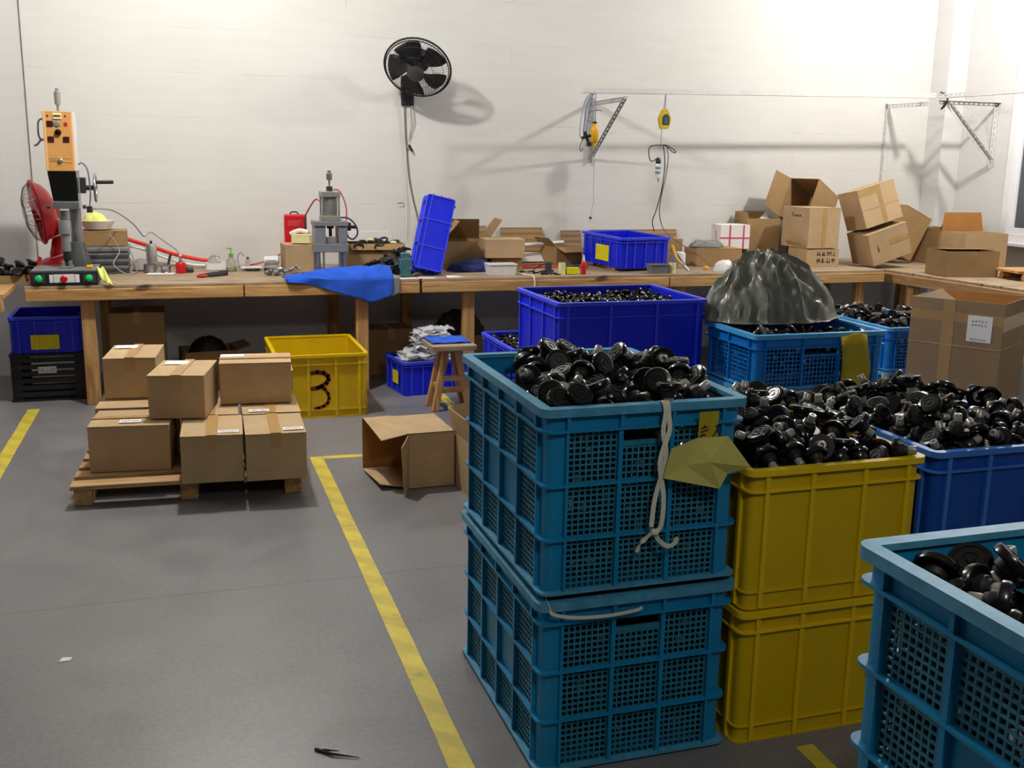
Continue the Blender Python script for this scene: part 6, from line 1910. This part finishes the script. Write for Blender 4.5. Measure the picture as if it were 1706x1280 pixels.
# ------------------------------------------------------------------ right bench odds and ends
m = MB().box(-0.30, 0.30, -0.16, 0.16, 0, 0.02)
o = m.build('wood_board', MAT['pine'], None, 0, 0.003)
o.location = (6.28, 6.33, 0.825)
o.rotation_euler = (0, 0, math.radians(-8))
tag(o, 'pale timber board lying on the right bench', 'board')
tag(MB().cyl((6.0, 6.42, 0.798), (6.5, 6.35, 0.798), 0.025, 14).build('wooden_roller', MAT['card_in'], None, 40), 'orange brown wooden roller under the pale board', 'roller')
tag(MB().cyl((6.0, 6.20, 0.798), (6.4, 6.16, 0.798), 0.025, 14).build('wooden_roller', MAT['pine'], None, 40), 'pale wooden roller at the front under the board', 'roller')
t = thing('tape_dispenser', 'blue tape dispenser at the right edge of the bench', 'dispenser', (6.02, 6.07, 0.772))
pts = [(-0.10, 0.0), (0.13, 0.0), (0.16, 0.05), (0.08, 0.05), (0.03, 0.075), (-0.01, 0.11), (-0.05, 0.11), (-0.035, 0.055), (-0.10, 0.04)]
MB().sheet([(x, -0.02, z) for x, z in pts][::-1], -0.04).build('body', MAT['blue_tool'], t, bevel=0.004)
MB().cyl((0.06, -0.022, 0.085), (0.06, 0.022, 0.085), 0.045, 20).build('tape_roll', MAT['pack_tape_clear'], t, 40)

# ------------------------------------------------------------------ wall fan
t = thing('wall_fan', 'black wall fan tilted down on the back wall', 'fan', (1.76, YW - 0.002, 2.16))
fc = Vector((0.005, -0.36, 0.095))
ax = Vector((-0.34, -0.70, -0.63)).normalized()
q = ax.to_track_quat('Z', 'Y').to_matrix()
pf = lambda x, y, z: fc + q @ Vector((x, y, z))
MB().box(-0.05, 0.05, -0.03, 0.0, -0.17, 0.05).build('wall_plate', MAT['black_matt'], t, bevel=0.008)
MB().tube(spline([(0, -0.02, -0.05), (0, -0.10, -0.06), (0, -0.17, 0.0), tuple(pf(0, 0, -0.12))], 6), 0.025, 10).build('bracket_arm', MAT['black_matt'], t, 50)
MB().lathe([(0.05, -0.14), (0.07, -0.12), (0.075, -0.03), (0.05, -0.02)], 20, fc, q).build('motor', MAT['black_matt'], t, 50)
R = 0.247
m = MB()
m.tube([pf(R * math.cos(2 * math.pi * i / 40), R * math.sin(2 * math.pi * i / 40), 0.02) for i in range(40)], 0.007, 8, True)
m.tube([pf((R - 0.012) * math.cos(2 * math.pi * i / 40), (R - 0.012) * math.sin(2 * math.pi * i / 40), 0.035) for i in range(40)], 0.004, 6, True)
m.build('guard_rim', MAT['black_matt'], t, 50)
m = MB()
for i in range(60):
    a = 2 * math.pi * i / 60
    c, s = math.cos(a), math.sin(a)
    a2 = a + 0.25
    c2, s2 = math.cos(a2), math.sin(a2)
    m.tube([pf(r * ((1 - k) * c + k * c2), r * ((1 - k) * s + k * s2), z) for r, z, k in ((0.06, 0.095, 1), (0.13, 0.09, 0.6), (0.20, 0.065, 0.25), (R, 0.02, 0))], 0.0011, 4)
    m.tube([pf(r * c, r * s, z) for r, z in ((R, 0.02), (0.20, -0.05), (0.12, -0.075), (0.06, -0.08))], 0.0011, 4)
for r, z in ((0.13, 0.09), (0.20, 0.065)):
    m.tube([pf(r * math.cos(2 * math.pi * i / 32), r * math.sin(2 * math.pi * i / 32), z) for i in range(32)], 0.0016, 5, True)
m.build('guard_wires', MAT['black_matt'], t)
MB().lathe([(0.062, 0.09), (0.064, 0.10), (0.05, 0.108), (0.015, 0.11)], 24, fc, q).build('guard_badge', MAT['dark_grey'], t, 50)
MB().lathe([(0.03, -0.02), (0.04, 0.0), (0.04, 0.05), (0.02, 0.065)], 16, fc, q).build('hub', MAT['black_matt'], t, 50)
for k in range(5):
    a0 = 2 * math.pi * k / 5 + 0.35
    vs, fs = [], []
    for i in range(9):
        u = i / 8
        r = 0.03 + 0.19 * u
        for j in range(6):
            v = j / 5 - 0.5
            wd = 0.55 + 0.45 * math.sin(u * 2.4)
            a = a0 + v * wd * 1.05 + 0.25 * u
            vs.append(pf(r * math.cos(a), r * math.sin(a), 0.025 + 0.045 * v))
    for i in range(8):
        for j in range(5):
            p_ = i * 6 + j
            fs.append((p_, p_ + 1, p_ + 7, p_ + 6))
    ob = MB().add(vs, fs).build('blade', MAT['black_matt'], t, 50)
    ob.modifiers.new('solid', 'SOLIDIFY').thickness = 0.002
for x, z0, z1 in ((-0.03, -0.12, -0.50), (0.02, -0.16, -0.44), (0.045, -0.16, -0.43)):
    MB().tube([(x, -0.02, z0), (x + 0.008, -0.02, (z0 + z1) / 2), (0.01 if x > 0 else -0.005, -0.02, z1)], 0.0025, 5).build('pull_cord', MAT['cable_brown'], t)
tag(MB().tube(spline([(1.735, 8.13, 2.0), (1.745, 8.135, 1.75), (1.755, 8.135, 1.62), (1.77, 8.135, 1.45), (1.80, 8.13, 1.28), (1.83, 8.12, 1.15), (1.85, 8.10, 1.02)], 8), 0.0055, 7).build('hanging_cable', MAT['cable_brown'], None, 50), 'grey power cord hanging from the wall fan', 'cord')
tag(MB().box(1.745, 1.753, 8.144, 8.15, 0.95, 1.95).build('cable_trunking', MAT['white_plastic']), 'thin white trunking on the wall below the fan', 'trunking')
t = thing('cord_switch', 'small black clip on the cord under the wall fan', 'clip', (1.765, 8.12, 1.675))
MB().beam((0, 0, 0.02), (0.03, 0, -0.03), 0.018, 0.014, (0, 1, 0)).build('body', MAT['black_matt'], t, bevel=0.003)
MB().cyl((-0.02, 0, 0.0), (0.0, 0, 0.012), 0.006, 8).build('peg', MAT['steel'], t)
t = thing('wall_nail', 'small bent nail in the wall below the fan', 'nail', (1.70, YW, 1.25))
MB().tube([(0.02, 0, 0), (0.018, -0.03, 0.0), (-0.03, -0.035, -0.002)], 0.003, 6).build('shank', MAT['dark_steel'], t)


# ------------------------------------------------------------------ slotted angle rail on brackets
def slotted(m, p0, p1, wd, side, th=0.003, pitch=0.05):
    """flat slotted strip from p0 to p1, its width along the side vector: two edge strips joined by bridges"""
    p0, p1, sd = Vector(p0), Vector(p1), Vector(side).normalized()
    d = (p1 - p0)
    L_ = d.length
    d.normalize()
    nrm = d.cross(sd).normalized()
    e = wd * 0.36
    for k in (-1, 1):
        c = sd * k * (wd / 2 - e / 2)
        m.beam(p0 + c, p1 + c, e, th, nrm)
    n_ = max(1, int(L_ / pitch))
    for i in range(n_ + 1):
        c = p0 + d * (L_ * i / n_)
        a, b = max(0, L_ * i / n_ - 0.011), min(L_, L_ * i / n_ + 0.011)
        m.beam(p0 + d * a, p0 + d * b, wd * 0.3, th, nrm)


def angle_bar(name, parent, p0, p1, s1, s2, mat, wd=0.034):
    """L-section made of two slotted flanges"""
    m = MB()
    s1, s2 = Vector(s1).normalized(), Vector(s2).normalized()
    slotted(m, Vector(p0) + s1 * wd / 2, Vector(p1) + s1 * wd / 2, wd, s1)
    slotted(m, Vector(p0) + s2 * wd / 2, Vector(p1) + s2 * wd / 2, wd, s2)
    return m.build(name, MAT[mat], parent)


t = thing('angle_rail', 'long white slotted angle rail along the back wall', 'rail', (0, 0, 0))
YB = 7.60
angle_bar('bar', t, (3.0, YB, 2.098), (6.20, YB, 2.165), (0, 0, 1), (0, 1, 0), 'white_bar', 0.038)
t = thing('angle_rail', 'white slotted angle rail running along the right wall', 'rail', (0, 0, 0))
angle_bar('bar', t, (6.21, 7.58, 2.16), (6.28, 4.9, 2.16), (0, 0, 1), (1, 0, 0), 'white_bar', 0.036)
t = thing('rail_bracket', 'grey slotted triangular bracket at the left end of the rail', 'bracket', (0, 0, 0))
X_ = 3.275
angle_bar('post', t, (X_, YW - 0.002, 1.58), (X_, YW - 0.002, 2.10), (1, 0, 0), (0, -1, 0), 'galv', 0.036)
angle_bar('arm', t, (X_, YW - 0.004, 2.062), (X_, 7.46, 2.072), (0, 0, -1), (1, 0, 0), 'galv', 0.034)
angle_bar('brace', t, (X_ + 0.004, YW - 0.03, 1.63), (X_ + 0.004, 7.50, 2.06), (1, 0, 0), (0, 0.6, -0.8), 'galv', 0.034)
t = thing('rail_bracket', 'white slotted bracket on the back wall near the pillar', 'bracket', (0, 0, 0))
X_ = 6.12
angle_bar('post', t, (X_, YW - 0.002, 1.46), (X_, YW - 0.002, 2.14), (1, 0, 0), (0, -1, 0), 'white_bar', 0.034)
angle_bar('arm', t, (X_, YW - 0.004, 2.13), (X_, YB - 0.02, 2.13), (0, 0, -1), (1, 0, 0), 'white_bar', 0.034)
t = thing('rail_bracket', 'white slotted triangular bracket on the right wall', 'bracket', (0, 0, 0))
Y_ = 7.52
angle_bar('post', t, (XR - 0.002, Y_, 1.60), (XR - 0.002, Y_, 2.15), (0, -1, 0), (-1, 0, 0), 'white_bar', 0.036)
angle_bar('arm', t, (XR - 0.004, Y_, 2.14), (6.17, Y_, 2.14), (0, 0, -1), (0, -1, 0), 'white_bar', 0.036)
angle_bar('brace', t, (XR - 0.02, Y_ - 0.004, 1.66), (6.28, Y_ - 0.004, 2.12), (0, -1, 0), (-0.7, 0, -0.7), 'white_bar', 0.036)
o = MB().tube(spline([(6.20, 7.55, 2.21), (6.24, 7.50, 2.18), (6.215, 7.50, 2.11), (6.20, 7.52, 2.07), (6.225, 7.50, 2.10), (6.25, 7.51, 2.16), (6.21, 7.53, 2.20)], 6), 0.006, 7).build('tie_cord', MAT['maroon'], None, 50)
tag(o, 'dark red cord tied round the corner of the rails', 'cord')

# hook cluster on the left bracket
t = thing('air_driver', 'yellow tool hanging inside the left rail bracket', 'tool', (3.10, 7.605, 2.10))
MB().tube([(0, 0, 0), (0.004, 0, -0.13), (0.0, 0, -0.225)], 0.003, 6).build('cord', MAT['cable_blue'], t)
MB().lathe([(0.018, -0.37), (0.03, -0.36), (0.032, -0.27), (0.02, -0.24), (0.014, -0.225)], 14).build('body', MAT['amber'], t, 50)
MB().lathe([(0.018, -0.225), (0.018, -0.212), (0.01, -0.21)], 12).build('neck', MAT['black_matt'], t, 50)
MB().lathe([(0.012, -0.40), (0.016, -0.37), (0.01, -0.368)], 10).build('tip', MAT['balancer'], t, 50)
MB().tube(spline([(0.0, 0, -0.22), (-0.06, -0.01, -0.20), (-0.04, -0.01, -0.14), (0.03, 0, -0.125), (0.055, 0, -0.13)], 6), 0.003, 6).build('lead', MAT['cable_blue'], t, 50)
t = thing('valve_block', 'black cross shaped valve hanging at the left bracket', 'valve', (3.04, 7.605, 1.765))
MB().beam((-0.045, 0, 0.0), (0.03, 0, 0.02), 0.022, 0.022).build('body', MAT['black_matt'], t, bevel=0.004)
MB().beam((-0.02, 0, 0.05), (0.02, 0, -0.05), 0.022, 0.022, (0, 1, 0)).build('cross', MAT['black_matt'], t, bevel=0.004)
MB().cyl((0.018, -0.012, -0.045), (0.018, 0.012, -0.045), 0.018, 12).build('eye', MAT['black_matt'], t, 40)
for k, (x, z1, mt) in enumerate(((-0.05, 1.80, 'cable_blue'), (-0.075, 1.78, 'cable_grey'), (-0.03, 1.79, 'cable_blue'))):
    o = MB().tube(spline([(3.105, 7.605, 2.13), (3.095 + x, 7.605, 2.05), (3.08 + x * 1.2, 7.605, 1.92), (3.065 + x * 1.1, 7.605, z1), (3.03, 7.605, 1.77)], 7), 0.0045, 6).build('air_tube', MAT[mt], None, 50)
    tag(o, ('blue grey air tube hanging closest to the left bracket post', 'pale grey air tube hanging furthest left at the bracket', 'blue grey air tube hanging between the other two at the bracket')[k], 'tube', 'air tubes at the left bracket')
o = MB().tube(spline([(3.01, 7.605, 1.765), (2.985, 7.605, 1.70), (2.995, 7.605, 1.665), (3.01, 7.605, 1.69)], 6), 0.004, 6).build('wire_hook', MAT['cable_brown'], None, 50)
tag(o, 'bent wire hook below the black valve', 'hook')
t = thing('pull_string', 'thin white string with a black ball hanging from the left bracket', 'string', (3.268, 8.0, 1.8))
MB().tube([(0, 0, 0.14), (0.0, 0, -0.45), (0.006, 0, -0.53), (-0.005, 0, -0.58), (-0.018, 0, -0.66), (-0.022, 0, -0.70)], 0.002, 5).build('string', MAT['cable_grey'], t)
MB().lathe([(0.004, -0.671), (0.010, -0.667), (0.0125, -0.66), (0.010, -0.653), (0.004, -0.649)], 12, (-0.018, 0, 0)).build('ball', MAT['black_matt'], t, 60)

# spring balancer
t = thing('spring_balancer', 'yellow spring balancer hanging from the rail', 'balancer', (3.69, YB + 0.015, 2.115))
MB().tube(spline([(0.0, 0, 0.0), (-0.004, 0, -0.04), (-0.008, 0, -0.09), (-0.015, 0, -0.13)], 5), 0.0025, 6).tube(spline([(0.0, 0, 0.0), (0.004, 0, -0.05), (0.002, 0, -0.13)], 5), 0.0025, 6).build('hanging_cord', MAT['cable_brown'], t, 50)
pts = [(-0.022, -0.125), (-0.014, -0.115), (0.014, -0.115), (0.022, -0.125), (0.048, -0.18), (0.048, -0.20), (0.030, -0.265), (-0.030, -0.265), (-0.048, -0.20), (-0.048, -0.18)]
MB().sheet([(x, -0.02, z) for x, z in pts][::-1], -0.05).build('housing', MAT['balancer'], t, bevel=0.004)
pts = [(0.030 * math.cos(a) + 0.002, -0.021, -0.190 + 0.036 * math.sin(a)) for a in [math.pi * k / 8 for k in range(9)]] + [(-0.026, -0.021, -0.235), (0.03, -0.021, -0.235)]
dl = MB().sheet(pts[:9] + pts[9:], 0.002).build('dial', MAT['balancer_face'], t)
strokes('emblem', dl, MAT['soap'], (0.002, -0.0235, -0.20), (1, 0, 0), (0, 0, 1), [[(-0.01, 0.008), (-0.004, 0.016), (0.006, 0.014), (0.008, 0.006), (0.0, 0.0), (-0.008, -0.004), (0.0, -0.01), (0.01, -0.006)], [(-0.012, -0.02), (0.014, -0.02)]], 0.0035)
MB().tube([(-0.02, 0, -0.265), (-0.022, 0, -0.36), (-0.03, 0, -0.42)], 0.003, 6).build('cable', MAT['cable_grey'], t)
# wires tied below it
t = thing('screwdriver', 'electric screwdriver with a clear body hanging below the balancer', 'screwdriver', (3.645, YB, 1.60))
MB().lathe([(0.008, -0.13), (0.018, -0.125), (0.02, -0.02), (0.014, -0.01)], 14).build('body', MAT['foil'], t, 50)
MB().lathe([(0.018, -0.018), (0.022, 0.0), (0.016, 0.022), (0.008, 0.026)], 14).build('head', MAT['black_matt'], t, 50)
for z in (-0.05, -0.085):
    MB().lathe([(0.0195, z - 0.008), (0.0207, z - 0.006), (0.0207, z + 0.006), (0.0195, z + 0.008)], 14).build('sleeve', MAT['cable_blue'], t, 50)
MB().lathe([(0.004, -0.16), (0.006, -0.13), (0.003, -0.128)], 8, (0.008, 0, 0)).build('bit', MAT['steel'], t)
o = MB().tube(spline([(3.645, YB, 1.63), (3.585, YB, 1.60), (3.560, YB, 1.66), (3.570, YB, 1.71), (3.615, YB, 1.722), (3.675, YB, 1.725), (3.695, YB, 1.728), (3.735, YB, 1.715), (3.785, YB, 1.685), (3.790, YB, 1.67), (3.765, YB, 1.675), (3.715, YB, 1.715), (3.690, YB, 1.725)], 7), 0.004, 7).build('wire_loop', MAT['cable'], None, 50)
tag(o, 'black wire tied in wide loops under the yellow balancer', 'wire')
o = MB().tube(spline([(3.680, YB, 1.725), (3.695, YB, 1.66), (3.703, YB, 1.55), (3.695, YB + 0.02, 1.38), (3.670, YB + 0.05, 1.22), (3.665, YB + 0.1, 1.13), (3.685, YB + 0.1, 1.05)], 8), 0.004, 7).build('power_cable', MAT['cable'], None, 50)
tag(o, 'black cable hanging from the wire loop to the cardboard', 'cable')
o = MB().tube(spline([(3.715, YB, 1.72), (3.730, YB, 1.62), (3.715, YB, 1.48), (3.700, YB + 0.02, 1.36), (3.705, YB + 0.06, 1.20), (3.755, YB + 0.06, 1.06), (3.855, 7.56, 0.96), (3.985, 7.46, 0.87), (4.05, 7.40, 0.79)], 8), 0.004, 7).build('power_cable', MAT['cable_brown'], None, 50)
tag(o, 'brown grey cable hanging from the wire loop down onto the bench', 'cable')
